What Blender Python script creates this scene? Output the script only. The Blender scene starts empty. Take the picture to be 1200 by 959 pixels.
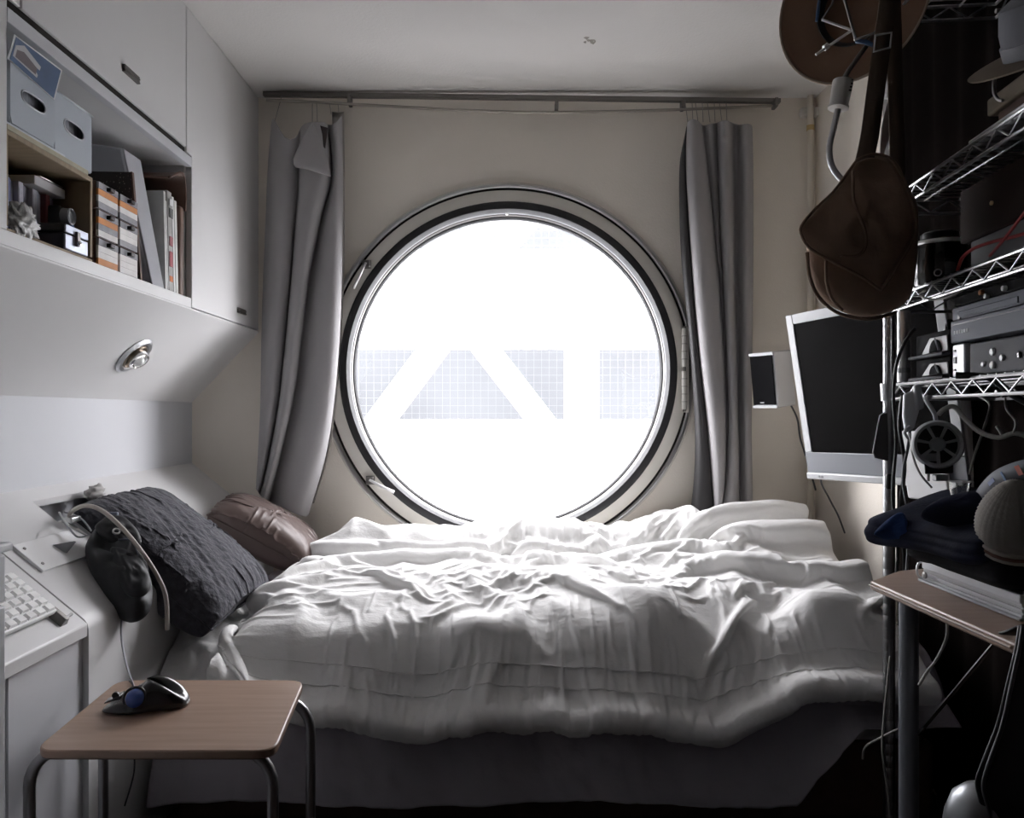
import bpy, bmesh, math, random
import numpy as np
from mathutils import Vector, Matrix, noise

random.seed(7)
SC = bpy.context.scene
COL = SC.collection

# ------------------------------------------------------------------ camera
CAM_Z, FPX, VPX, VPY = 0.98, 906.0, 590.0, 485.0
cam = bpy.data.cameras.new('camera')
cam_o = bpy.data.objects.new('camera', cam)
COL.objects.link(cam_o)
cam_o.location = (0, 0, CAM_Z)
cam_o.rotation_euler = (math.pi / 2, 0, 0)
cam.sensor_width = 36.0
cam.lens = 36.0 * FPX / 1200
cam.shift_x = (600 - VPX) / 1200
cam.shift_y = (VPY - 479.5) / 1200
cam.clip_start = 0.02
SC.camera = cam_o

# ------------------------------------------------------------------ sky and exposure
SC.view_settings.view_transform = 'Standard'
SC.view_settings.look = 'None'
SC.view_settings.gamma = 1.0
SC.view_settings.use_curve_mapping = False
SC.view_settings.exposure = 0.95
world = bpy.data.worlds.new('overcast_sky')
SC.world = world
world.use_nodes = True
bg = world.node_tree.nodes['Background']
bg.inputs[0].default_value = (0.975, 0.972, 1.0, 1)
bg.inputs[1].default_value = 13.0
SC.cycles.max_bounces = 14
SC.cycles.diffuse_bounces = 10
SC.cycles.transparent_max_bounces = 16
SC.cycles.sample_clamp_indirect = 12
# a portal in the window opening: it emits nothing, it only tells the sampler where the daylight comes in
pl = bpy.data.lights.new('window_portal', 'AREA')
pl.shape = 'DISK'
pl.size = 1.16
pl.cycles.is_portal = True
plo = bpy.data.objects.new('window_portal', pl)
COL.objects.link(plo)
plo.location = (0.0167, 2.885, 1.133)
plo.rotation_euler = (-math.pi / 2, 0, 0)

# ------------------------------------------------------------------ helpers
def P(px, py, Y):
    """the point at depth Y seen at photograph pixel (px, py)"""
    return Vector(((px - VPX) * Y / FPX, Y, CAM_Z - (py - VPY) * Y / FPX))

def PX(px, py, X):
    return P(px, py, X * FPX / (px - VPX))

def PZ(px, py, Z):
    return P(px, py, (CAM_Z - Z) * FPX / (py - VPY))

_m = {}
def mat(name, col, rough=0.6, metal=0.0, var=0.0, vscale=8.0, bump=0.0, bscale=60.0, spec=0.5, sheen=0.0,
        trans=0.0, col2=None, stretch=(1, 1, 1), bdist=0.002, coat=0.0, wave=None):
    if name in _m:
        return _m[name]
    if rough >= .75 and spec == .5: spec = .12
    m = bpy.data.materials.new(name)
    m.use_nodes = True
    nt = m.node_tree
    b = nt.nodes['Principled BSDF']
    b.inputs['Base Color'].default_value = (*col, 1)
    b.inputs['Roughness'].default_value = rough
    b.inputs['Metallic'].default_value = metal
    b.inputs['Specular IOR Level'].default_value = spec
    b.inputs['Sheen Weight'].default_value = sheen
    b.inputs['Transmission Weight'].default_value = trans
    b.inputs['Coat Weight'].default_value = coat
    if var or bump or col2:
        tc = nt.nodes.new('ShaderNodeTexCoord')
        mp = nt.nodes.new('ShaderNodeMapping')
        mp.inputs['Scale'].default_value = stretch
        nt.links.new(tc.outputs['Object'], mp.inputs['Vector'])
    if var or col2:
        n = nt.nodes.new('ShaderNodeTexNoise')
        n.inputs['Scale'].default_value = vscale
        n.inputs['Detail'].default_value = 5
        nt.links.new(mp.outputs[0], n.inputs['Vector'])
        r = nt.nodes.new('ShaderNodeMix')
        r.data_type = 'RGBA'
        c2 = col2 or tuple(min(1, c * (1 + var)) for c in col)
        c1 = col if col2 else tuple(c * (1 - var) for c in col)
        r.inputs['A'].default_value = (*c1, 1)
        r.inputs['B'].default_value = (*c2, 1)
        ramp = nt.nodes.new('ShaderNodeMapRange')
        ramp.inputs['From Min'].default_value = 0.32
        ramp.inputs['From Max'].default_value = 0.68
        nt.links.new(n.outputs['Fac'], ramp.inputs['Value'])
        nt.links.new(ramp.outputs[0], r.inputs['Factor'])
        nt.links.new(r.outputs['Result'], b.inputs['Base Color'])
    if bump:
        n2 = nt.nodes.new('ShaderNodeTexNoise')
        n2.inputs['Scale'].default_value = bscale
        n2.inputs['Detail'].default_value = 4
        nt.links.new(mp.outputs[0], n2.inputs['Vector'])
        bp = nt.nodes.new('ShaderNodeBump')
        bp.inputs['Strength'].default_value = bump
        bp.inputs['Distance'].default_value = bdist
        nt.links.new(n2.outputs['Fac'], bp.inputs['Height'])
        nt.links.new(bp.outputs[0], b.inputs['Normal'])
    _m[name] = m
    return m

def tag(o, label=None, cat=None, group=None, kind=None):
    if label: o['label'] = label
    if cat: o['category'] = cat
    if group: o['group'] = group
    if kind: o['kind'] = kind
    return o

def thing(name, loc, label, cat, group=None, rz=0.0, M=None):
    o = bpy.data.objects.new(name, None)
    o.empty_display_size = 0.05
    COL.objects.link(o)
    o.matrix_world = M if M is not None else Matrix.Translation(Vector(loc)) @ Matrix.Rotation(rz, 4, 'Z')
    return tag(o, label, cat, group)

class MB:
    """collects simple solids; build() links them as one mesh object"""
    def __init__(s):
        s.v, s.f = [], []
    def add(s, vs, fs):
        k = len(s.v)
        s.v += [Vector(v) for v in vs]
        s.f += [tuple(i + k for i in f) for f in fs]
        return s
    def box(s, a, b):
        x0, y0, z0 = a; x1, y1, z1 = b
        return s.add([(x0, y0, z0), (x1, y0, z0), (x1, y1, z0), (x0, y1, z0), (x0, y0, z1), (x1, y0, z1), (x1, y1, z1), (x0, y1, z1)],
                     [(0, 3, 2, 1), (4, 5, 6, 7), (0, 1, 5, 4), (1, 2, 6, 5), (2, 3, 7, 6), (3, 0, 4, 7)])
    def hexa(s, bottom, top):
        """8 corners: four below, four above, same winding"""
        return s.add(list(bottom) + list(top), [(0, 3, 2, 1), (4, 5, 6, 7), (0, 1, 5, 4), (1, 2, 6, 5), (2, 3, 7, 6), (3, 0, 4, 7)])
    def prism(s, poly, d):
        """polygon of 3-D points swept along vector d"""
        n = len(poly); d = Vector(d)
        vs = [Vector(p) for p in poly] + [Vector(p) + d for p in poly]
        fs = [tuple(range(n))[::-1], tuple(range(n, 2 * n))] + [(i, (i + 1) % n, n + (i + 1) % n, n + i) for i in range(n)]
        return s.add(vs, fs)
    def tube(s, pts, r, n=8, closed=False, caps=True):
        pts = [Vector(p) for p in pts]
        rr = r if isinstance(r, (list, tuple)) else [r] * len(pts)
        N = len(pts); up = None; vs = []; fs = []
        for i, p in enumerate(pts):
            a = pts[(i - 1) % N] if (closed or i) else p
            b = pts[(i + 1) % N] if (closed or i < N - 1) else p
            t = (b - a).normalized()
            if up is None:
                up = t.orthogonal().normalized()
            up = (up - t * up.dot(t))
            if up.length < 1e-6: up = t.orthogonal()
            up.normalize()
            w = t.cross(up)
            for k in range(n):
                q = 2 * math.pi * k / n
                vs.append(p + (up * math.cos(q) + w * math.sin(q)) * rr[i])
        for i in range(N if closed else N - 1):
            j = (i + 1) % N
            for k in range(n):
                l = (k + 1) % n
                fs.append((i * n + k, i * n + l, j * n + l, j * n + k))
        if not closed and caps:
            fs.append(tuple(range(n))[::-1]); fs.append(tuple(range((N - 1) * n, N * n)))
        return s.add(vs, fs)
    def lathe(s, prof, o=(0, 0, 0), ax=(0, 0, 1), n=24, closed=False):
        """profile of (radius, height) turned about axis ax through o"""
        o = Vector(o); ax = Vector(ax).normalized(); u = ax.orthogonal().normalized(); w = ax.cross(u)
        vs = []; fs = []; N = len(prof)
        for r, h in prof:
            for k in range(n):
                q = 2 * math.pi * k / n
                vs.append(o + ax * h + (u * math.cos(q) + w * math.sin(q)) * r)
        for i in range(N if closed else N - 1):
            j = (i + 1) % N
            for k in range(n):
                l = (k + 1) % n
                fs.append((i * n + k, i * n + l, j * n + l, j * n + k))
        if not closed:
            fs.append(tuple(range(n))[::-1]); fs.append(tuple(range((N - 1) * n, N * n)))
        return s.add(vs, fs)
    def grid(s, rows):
        """rows of equally many points"""
        nv, nu = len(rows), len(rows[0])
        return s.add([p for r in rows for p in r],
                     [(j * nu + i, j * nu + i + 1, (j + 1) * nu + i + 1, (j + 1) * nu + i) for j in range(nv - 1) for i in range(nu - 1)])
    def build(s, name, m, parent=None, smooth=False, bevel=0.0, sub=0, solid=0.0, world=True, segs=2, angle=35, offset=0.0):
        me = bpy.data.meshes.new(name)
        o = bpy.data.objects.new(name, me)
        COL.objects.link(o)
        inv = Matrix.Identity(4)
        if parent is not None:
            o.parent = parent
            if world:
                q = parent; W = Matrix.Identity(4)
                while q is not None:
                    W = q.matrix_basis @ W; q = q.parent
                inv = W.inverted()
        me.from_pydata([tuple(inv @ v) for v in s.v], [], s.f)
        me.update()
        bm = bmesh.new(); bm.from_mesh(me)
        bmesh.ops.recalc_face_normals(bm, faces=bm.faces)
        bm.to_mesh(me); bm.free()
        me.materials.append(m)
        if solid:
            q = o.modifiers.new('thickness', 'SOLIDIFY'); q.thickness = solid; q.offset = offset
        if bevel:
            q = o.modifiers.new('bevel', 'BEVEL'); q.width = bevel; q.segments = segs; q.limit_method = 'ANGLE'; q.angle_limit = math.radians(angle)
        if sub:
            q = o.modifiers.new('smooth', 'SUBSURF'); q.levels = sub; q.render_levels = sub
        if smooth or bevel:
            for f in me.polygons: f.use_smooth = True
            if not sub and not (smooth == 'all'):
                sh = bm_sharp(me, 40)
        return o

def bm_sharp(me, deg):
    me.set_sharp_from_angle(angle=math.radians(deg))

def box(name, m, a, b, parent=None, bevel=0.002, **k):
    return MB().box(a, b).build(name, m, parent, bevel=bevel, **k)

def spline(pts, n=8):
    """Catmull-Rom through pts"""
    pts = [Vector(p) for p in pts]
    out = []
    for i in range(len(pts) - 1):
        a = pts[max(i - 1, 0)]; b = pts[i]; c = pts[i + 1]; d = pts[min(i + 2, len(pts) - 1)]
        for k in range(n):
            t = k / n
            out.append(0.5 * ((2 * b) + (c - a) * t + (2 * a - 5 * b + 4 * c - d) * t * t + (3 * b - a - 3 * c + d) * t ** 3))
    out.append(pts[-1])
    return out

def cable(name, pts, r, m, label=None, cat='cable', group=None, parent=None, n=6, kind=None):
    o = MB().tube(spline(pts, 7), r, n).build(name, m, parent, smooth='all')
    if label: tag(o, label, cat, group, kind)
    return o

def text(s, m, size, M, parent=None, name='lettering', depth=0.0004):
    cu = bpy.data.curves.new(name, 'FONT'); cu.body = s; cu.size = size; cu.extrude = depth
    cu.align_x = 'CENTER'; cu.align_y = 'CENTER'; cu.resolution_u = 2
    t = bpy.data.objects.new(name, cu); COL.objects.link(t)
    bpy.context.view_layer.update()
    me = bpy.data.meshes.new_from_object(t.evaluated_get(bpy.context.evaluated_depsgraph_get()))
    bpy.data.objects.remove(t)
    me.materials.clear(); me.materials.append(m)
    o = bpy.data.objects.new(name, me); COL.objects.link(o)
    if parent is not None:
        o.parent = parent
        q = parent; W = Matrix.Identity(4)
        while q is not None:
            W = q.matrix_basis @ W; q = q.parent
        o.matrix_basis = W.inverted() @ M
    else:
        o.matrix_basis = M
    return o

def frame_m(o, u, v):
    """matrix with local x along u, local y along v, z their cross product"""
    u = Vector(u).normalized(); w = u.cross(Vector(v)).normalized(); v = w.cross(u)
    M = Matrix.Identity(4)
    for i in range(3):
        M[i][0], M[i][1], M[i][2], M[i][3] = u[i], v[i], w[i], o[i]
    return M

def copy_tree(o, parent=None):
    c = o.copy(); COL.objects.link(c)
    if parent is not None: c.parent = parent
    for ch in list(o.children): copy_tree(ch, c)
    return c

# ------------------------------------------------------------------ cloth: position-based solver on a regular grid
def fold_cloth(Q, du, dv, grow, collide, steps=60, iters=10, g=-3.0, dt=1 / 40, damp=0.90, shear=0.35, bend=0.04, fixed=None, press=0.0, closed=False, comp=0.6, fric=0.6, wide=0.0, wn=7, wr=0.93):
    Q = Q.astype(np.float64); Pv = Q.copy()
    gu, gv = grow if isinstance(grow, tuple) else (grow, grow)
    ru = du * gu; rv = dv * gv; rd = math.hypot(ru, rv)
    def solve(A, B, r, k):
        d = B - A
        L = np.sqrt((d * d).sum(-1, keepdims=True)) + 1e-9
        e = (L - r) / L
        kk = np.where(e > 0, k, k * comp)
        c = d * e * kk * 0.5
        A += c; B -= c
    W0 = Q.copy() if fixed is not None else None
    for st in range(steps):
        V = (Q - Pv) * damp
        Pv = Q.copy()
        Q = Q + V
        Q[..., 2] += g * dt * dt
        if press:
            n = np.cross(np.gradient(Q, axis=1), np.gradient(Q, axis=0))
            n /= np.sqrt((n * n).sum(-1, keepdims=True)) + 1e-9
            Q += n * press * dt * dt
        for it in range(iters):
            for o in (0, 1):
                solve(Q[:, o:-1:2], Q[:, o + 1::2], ru, 1.0)
                solve(Q[o:-1:2], Q[o + 1::2], rv, 1.0)
            for o in (0, 1):
                solve(Q[o:-1:2, :-1], Q[o + 1::2, 1:], rd, shear)
                solve(Q[o:-1:2, 1:], Q[o + 1::2, :-1], rd, shear)
            if bend and it % 2 == 0:
                for o in (0, 1, 2, 3):
                    a, b = Q[:, o:-2:4], Q[:, o + 2::4]; m = min(a.shape[1], b.shape[1]); solve(a[:, :m], b[:, :m], 2 * ru, bend)
                    a, b = Q[o:-2:4], Q[o + 2::4]; m = min(a.shape[0], b.shape[0]); solve(a[:m], b[:m], 2 * rv, bend)
            if wide and it % 2 == 1:
                for ax, r in ((1, ru), (0, rv)):
                    A, B = (Q[:, :-wn], Q[:, wn:]) if ax else (Q[:-wn], Q[wn:])
                    d = B - A
                    L = np.sqrt((d * d).sum(-1, keepdims=True)) + 1e-9
                    c = d * (np.minimum(L - r * wn * wr, 0) / L) * wide
                    if ax: Q[:, :-wn] += c; Q[:, wn:] -= c
                    else: Q[:-wn] += c; Q[wn:] -= c
            if it % 3 == 2 or it == iters - 1:
                Q, hit = collide(Q)
        Pv[hit] = Pv[hit] * (1 - fric) + Q[hit] * fric
        if fixed is not None:
            Q[fixed] = W0[fixed]; Pv[fixed] = W0[fixed]
    return Q
# ------------------------------------------------------------------ materials of the room
M_WALL = mat('wall_paint', (0.80, 0.75, 0.675), 0.8, var=0.025, vscale=3, bump=0.35, bscale=170)
M_CEIL = mat('ceiling_paint', (0.68, 0.665, 0.645), 0.85, var=0.03, vscale=2.5, bump=0.5, bscale=130)
M_CAB = mat('white_laminate', (0.64, 0.637, 0.637), 0.42, var=0.02, vscale=3, bump=0.03, bscale=30)
M_CAB2 = mat('grey_white_laminate', (0.58, 0.585, 0.61), 0.4, var=0.02, vscale=5)
M_DARKSEAM = mat('dark_seam', (0.03, 0.027, 0.025), 0.8)
M_FLOOR = mat('dark_carpet', (0.035, 0.026, 0.023), 0.95, var=0.2, vscale=40, bump=0.5, bscale=300)
M_BLACKRUB = mat('black_rubber', (0.018, 0.018, 0.02), 0.55)
M_STEEL = mat('brushed_steel', (0.62, 0.62, 0.62), 0.3, 1.0, var=0.05, vscale=20)
M_CHROME = mat('chrome', (0.8, 0.8, 0.8), 0.13, 1.0)
M_DSTEEL = mat('dark_steel', (0.22, 0.21, 0.2), 0.4, 1.0)
M_BEIGE = mat('beige_enamel', (0.68, 0.655, 0.60), 0.5, var=0.02)
M_WHITEP = mat('white_plastic', (0.8, 0.8, 0.8), 0.35)
M_GREYP = mat('grey_plastic', (0.33, 0.34, 0.36), 0.45)
M_LGREYP = mat('light_grey_plastic', (0.56, 0.57, 0.59), 0.4)
M_BLACKP = mat('black_plastic', (0.014, 0.014, 0.016), 0.38)
M_BLACKG = mat('glossy_black', (0.008, 0.008, 0.009), 0.12, coat=0.5)
M_SATIN = mat('satin_silver', (0.55, 0.56, 0.58), 0.38, 0.85)

XL, XR, YN, YF, ZC = -1.108, 1.11, -0.30, 2.75, 2.103
WX, WZ = 0.0167, 1.133

def struct(o):
    o['kind'] = 'structure'; return o

# far wall with its round hole: a square plate with a round opening, as a ring of quads, 0.16 thick
def wall_with_hole(y0, y1, R, n=96):
    m = MB(); per = []
    cs = [(XL, 0.0), (XR, 0.0), (XR, ZC), (XL, ZC)]
    angs = [2 * math.pi * k / n for k in range(n)]
    cor = [math.atan2(z - WZ, x - WX) % (2 * math.pi) for x, z in cs]
    angs = sorted(angs + cor)
    for a in angs:
        c, s = math.cos(a), math.sin(a)
        t = min(((XR - WX) / c if c > 1e-9 else 1e9), ((XL - WX) / c if c < -1e-9 else 1e9), ((ZC - WZ) / s if s > 1e-9 else 1e9), ((0 - WZ) / s if s < -1e-9 else 1e9))
        per.append((WX + c * t, WZ + s * t, WX + c * R, WZ + s * R))
    k = len(per); vs = []
    for y in (y0, y1):
        vs += [(p[0], y, p[1]) for p in per] + [(p[2], y, p[3]) for p in per]
    fs = []
    for i in range(k):
        j = (i + 1) % k
        fs += [(i, j, k + j, k + i), (2 * k + i, 3 * k + i, 3 * k + j, 2 * k + j), (k + i, k + j, 3 * k + j, 3 * k + i), (i, 2 * k + i, 2 * k + j, j)]
    return m.add(vs, fs)

struct(wall_with_hole(YF, YF + 0.13, 0.60).build('wall_far', M_WALL))
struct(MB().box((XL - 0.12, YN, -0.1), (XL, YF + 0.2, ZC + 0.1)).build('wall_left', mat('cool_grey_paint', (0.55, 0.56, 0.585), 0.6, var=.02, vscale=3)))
struct(MB().box((XR, YN, -0.1), (XR + 0.12, YF + 0.2, ZC + 0.1)).build('wall_right', M_WALL))
struct(MB().box((XL - 0.12, YN - 0.12, -0.1), (XR + 0.12, YN, ZC + 0.1)).build('wall_near_absorber', mat('dark_bounce_absorber', (0.05, 0.04, 0.035), 0.6, var=.15, vscale=6, stretch=(1, 1, .1))))  # unseen wall set close behind the camera, near-black to absorb bounce light
struct(MB().box((XL - 0.12, YN - 0.12, -0.1), (XR + 0.12, YF + 0.2, 0)).build('floor', M_FLOOR))
ceil = struct(MB().box((XL - 0.12, YN - 0.12, ZC), (XR + 0.12, YF + 0.2, ZC + 0.1)).build('ceiling', M_CEIL))
# flaked paint spot on the ceiling
fl = MB()
c0 = Vector((0.264, 2.323, ZC))
for k in range(9):
    a = random.uniform(0, 6.28); r = random.uniform(0, 0.025)
    c = c0 + Vector((math.cos(a) * r, math.sin(a) * r, 0)); w = random.uniform(0.006, 0.012); b = random.uniform(0, 3)
    fl.prism([c + Vector((math.cos(b + q) * w * (1 if i % 2 else .5), math.sin(b + q) * w * .6, -0.0005 - 0.004 * (i == 0))) for i, q in enumerate((0, 1.6, 3.1, 4.7))], (0, 0, 0.0015))
fl.build('paint_flake', mat('flaked_plaster', (0.42, 0.40, 0.36), 0.9), ceil)

# ------------------------------------------------------------------ round window
win = bpy.data.objects.new('window_1', None); COL.objects.link(win); win.location = (WX, YF, WZ); win['kind'] = 'structure'
AXW = (0, 1, 0); OW = (WX, YF, WZ)
def ring(name, m, prof, parent=win, n=128):
    return MB().lathe(prof, OW, AXW, n, closed=True).build(name, m, parent, smooth=True)
leaf = ring('inner_frame', M_BEIGE, [(0.594, -0.016), (0.634, -0.016), (0.639, -0.012), (0.639, -0.001), (0.594, -0.001)])
ring('frame_gap', M_DARKSEAM, [(0.638, -0.004), (0.649, -0.004), (0.649, 0.0), (0.638, 0.0)])
ring('outer_bead', M_STEEL, [(0.655 + 0.0075 * math.cos(q), -0.008 + 0.0075 * math.sin(q)) for q in [2 * math.pi * k / 10 for k in range(10)]])
ring('outer_flange', M_BEIGE, [(0.648, -0.004), (0.668, -0.004), (0.670, 0.0), (0.648, 0.0)])
ring('gasket', M_BLACKRUB, [(0.597, -0.019), (0.588, -0.022), (0.572, -0.018), (0.566, 0.004), (0.566, 0.02), (0.60, 0.02), (0.60, -0.012)])
ring('bore_bead', mat('bead_grey', (.30, .30, .31), .45, .6), [(0.570, 0.02), (0.566, 0.026), (0.566, 0.034), (0.60, 0.034), (0.60, 0.02)])
ring('bore_groove', M_BLACKRUB, [(0.573, 0.034), (0.573, 0.046), (0.60, 0.046), (0.60, 0.034)])
ring('sash_ring', M_DSTEEL, [(0.566, 0.046), (0.563, 0.052), (0.563, 0.060), (0.60, 0.060), (0.60, 0.046)])
ring('glazing_seal', M_BLACKRUB, [(0.560, 0.060), (0.556, 0.068), (0.556, 0.085), (0.60, 0.085), (0.60, 0.060)])
gl = bpy.data.materials.new('window_glass'); gl.use_nodes = True
nt = gl.node_tree; nt.nodes.clear()
go = nt.nodes.new('ShaderNodeOutputMaterial'); gm = nt.nodes.new('ShaderNodeMixShader'); gt = nt.nodes.new('ShaderNodeBsdfTransparent'); gg = nt.nodes.new('ShaderNodeBsdfGlossy')
lw0 = nt.nodes.new('ShaderNodeLayerWeight'); lw0.inputs['Blend'].default_value = 0.5
lw1 = nt.nodes.new('ShaderNodeMath'); lw1.operation = 'POWER'; lw1.inputs[1].default_value = 5
lw = nt.nodes.new('ShaderNodeMath'); lw.operation = 'MULTIPLY_ADD'; lw.inputs[1].default_value = 0.96; lw.inputs[2].default_value = 0.04
nt.links.new(lw0.outputs['Facing'], lw1.inputs[0]); nt.links.new(lw1.outputs[0], lw.inputs[0])
gt.inputs[0].default_value = (0.985, 0.98, 0.985, 1); gg.inputs['Roughness'].default_value = 0.02
nt.links.new(lw.outputs[0], gm.inputs[0]); nt.links.new(gt.outputs[0], gm.inputs[1]); nt.links.new(gg.outputs[0], gm.inputs[2]); nt.links.new(gm.outputs[0], go.inputs[0])
MB().lathe([(0.58, 0.071), (0.58, 0.077)], OW, AXW, 96).build('glass', gl, win)
# hinge on the right, two knuckle groups
hz = MB(); hp = MB()
for z0, z1 in ((0.0, 0.135), (0.15, 0.285)):
    zc = P(800, 480, YF).z
    hz.tube([(0.6915 * 0 + P(800, 400, YF).x, YF - 0.026, zc + z0), (P(800, 400, YF).x, YF - 0.026, zc + z1)], 0.0095, 12)
    for k in range(1, 5):
        z = zc + z0 + (z1 - z0) * k / 5
        hp.tube([(P(800, 400, YF).x, YF - 0.026, z - 0.001), (P(800, 400, YF).x, YF - 0.026, z + 0.001)], 0.0102, 12)
    for z in (zc + z0 - 0.008, zc + z1):
        hp.tube([(P(800, 400, YF).x, YF - 0.026, z), (P(800, 400, YF).x, YF - 0.026, z + 0.008)], 0.006, 8)
hin = hz.build('hinge', mat('hinge_enamel', (0.6, 0.58, 0.54), 0.45), win, smooth=True)
hp.build('hinge_pin', M_DSTEEL, hin, smooth=True)
MB().box((P(800, 0, YF).x, YF - 0.02, zc - 0.01), (P(806, 0, YF).x, YF - 0.002, zc + 0.295)).build('hinge_plate', M_BEIGE, hin, bevel=0.002)
# two lever latches on the left
for pb, pe, pe2 in (((430, 310), (414, 338), 0), ((434, 563), (462, 577), 1)):
    b0 = P(*pb, YF - 0.02)
    la = MB().hexa([b0 + Vector((a * .016, 0, c * .016)) for a, c in ((-1, -1), (1, -1), (1, 1), (-1, 1))], [b0 + Vector((a * .012, -0.018, c * .012)) for a, c in ((-1, -1), (1, -1), (1, 1), (-1, 1))]).build('latch', M_DSTEEL, win, bevel=0.002)
    e = P(*pe, YF - 0.045)
    MB().tube([b0 + Vector((0, -0.02, 0.003)), b0.lerp(e, 0.5) + Vector((0, -.012, 0)), e], [0.0045, 0.005, 0.006], 8).build('lever', M_WHITEP if pe2 else M_STEEL, la, smooth='all')
# drain pips on the bore bead
for px, py in ((594, 250), (782, 435)):
    b0 = P(px, py, YF + 0.03)
    MB().tube([b0 + Vector((0, -.008, 0)), b0 + Vector((0, .01, 0))], 0.006, 8).build('rivet', M_WHITEP, win, smooth=True)

# ------------------------------------------------------------------ what stands outside: a white steel walkway truss in front of a dark glass facade
M_WHITEST = mat('white_painted_steel', (0.50, 0.505, 0.51), 0.6)
M_FAC = mat('facade_glass_dark', (0.072, 0.075, 0.079), 0.8, var=0.12, vscale=0.8, spec=0)
M_FACS = mat('facade_spandrel', (0.08, 0.085, 0.09), 0.8, spec=0)
YO = 6.0
S = YO / FPX
def zz(py, Y=YO): return CAM_Z - (py - VPY) * Y / FPX
def xx(px, Y=YO): return (px - VPX) * Y / FPX
tr = thing('steel_truss', (0, YO, -6), 'white painted steel truss with diagonal braces, seen through the round window', 'truss')
MB().box((-6, YO, zz(404)), (6, YO + 0.5, zz(292))).build('girder', M_WHITEST, tr, bevel=0.01)
MB().box((-6, YO, zz(640)), (6, YO + 0.5, zz(492))).build('girder', M_WHITEST, tr, bevel=0.01)
MB().box((-6, YO, zz(250)), (6, YO + 0.5, zz(190))).build('girder', M_WHITEST, tr, bevel=0.01)
def brace(x0, y0, x1, y1, w):
    a, b = Vector((xx(x0), YO + .1, zz(y0))), Vector((xx(x1), YO + .1, zz(y1)))
    d = Vector((w * S / 2, 0, 0))
    MB().prism([a - d, a + d, b + d, b - d], (0, 0.2, 0)).build('brace', M_WHITEST, tr)
brace(508, 404, 442, 492, 38); brace(566, 404, 634, 492, 38); brace(285, 404, 351, 492, 38); brace(845, 404, 912, 492, 38)
brace(620, 250, 580, 295, 34); brace(470, 250, 430, 295, 34); brace(760, 250, 800, 295, 34)
for px in (684, 388, 1010, 120):
    MB().box((xx(px) - 19 * S, YO + .05, zz(492)), (xx(px) + 19 * S, YO + .35, zz(404))).build('post', M_WHITEST, tr)
for px in (-2.6, 2.6):
    MB().box((px * 1.6 - .2, YO + .1, -6), (px * 1.6 + .2, YO + .45, zz(640))).build('column', M_WHITEST, tr)
fa = thing('office_building', (0, 9, -6), 'pale blue-grey building facade behind the white truss outside the window', 'building')
MB().box((-9, 9.0, -6), (9, 14, 4.2)).build('facade', M_FAC, fa)
sp = MB()
MB().box((-9, 8.9, -6), (9, 9.0, -0.1)).build('spandrel', M_FACS, fa)
gnd = tag(MB().box((-30, 3.2, -6.2), (30, 30, -6.0)).build('street', mat('street_concrete', (0.26, 0.26, 0.26), 0.9, var=0.1, vscale=1)), kind='structure')
# safety net hung outside the window
net = MB()
yn = 3.75
for k in range(-28, 30):
    x = k * 0.037
    net.box((x - .0007, yn, -.35), (x + .0007, yn + .002, 2.6))
for k in range(80):
    z = -.35 + k * 0.037
    net.box((-1.05, yn + .002, z - .0007), (1.07, yn + .004, z + .0007))
tag(net.build('safety_net', mat('net_cord', (0.12, 0.123, 0.127), 0.8)), 'fine white square mesh net hanging outside the round window', 'net', kind='stuff')

# ------------------------------------------------------------------ curtain rail and pipe
rail = thing('curtain_rail', (0, 2.69, 2.06), 'dark double curtain rail under the ceiling above the round window', 'rail')
a, b = P(309, 113, 2.69), P(914, 121, 2.69)
MB().prism([a + Vector((0, -.009, 0)), a + Vector((0, .009, 0)), a + Vector((0, .009, .014)), a + Vector((0, -.009, .014))], b - a).build('track', M_DSTEEL, rail)
MB().tube(spline([P(312, 117, 2.655), P(410, 122, 2.655), P(560, 130, 2.655), P(660, 131.5, 2.655), P(780, 129, 2.655), P(905, 124, 2.655)], 8), 0.005, 8).build('rod', mat('rail_bronze', (0.36, 0.33, 0.29), 0.4, 1.0), rail, smooth='all')
for px, py in ((410, 119), (652, 126), (800, 124), (908, 122)):
    c = P(px, py, 2.675)
    MB().box(c - Vector((.006, .02, .014)), c + Vector((.006, .02, .016))).build('bracket', M_DSTEEL, rail, bevel=.002)
c = P(950, 118, 2.72)
pp = thing('conduit_pipe', (c.x, 2.72, 0.45), 'slim beige pipe running down the corner of the far wall', 'pipe')
MB().tube([(c.x, 2.722, 0.3), (c.x, 2.722, 2.098)], 0.0115, 14).build('tube', mat('pipe_beige', (0.66, 0.61, 0.52), 0.5), pp, smooth=True)
for py in (150,):
    z = P(950, py, 2.72).z
    MB().tube([(c.x, 2.722, z - .009), (c.x, 2.722, z + .009)], 0.0135, 14).build('clamp_band', mat('ochre_band', (0.5, 0.36, 0.16), 0.5), pp, smooth=True)
MB().box((c.x - .03, 2.72, 2.03), (c.x + .03, 2.749, 2.06)).build('wall_clip', M_BEIGE, pp, bevel=.003)
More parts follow.
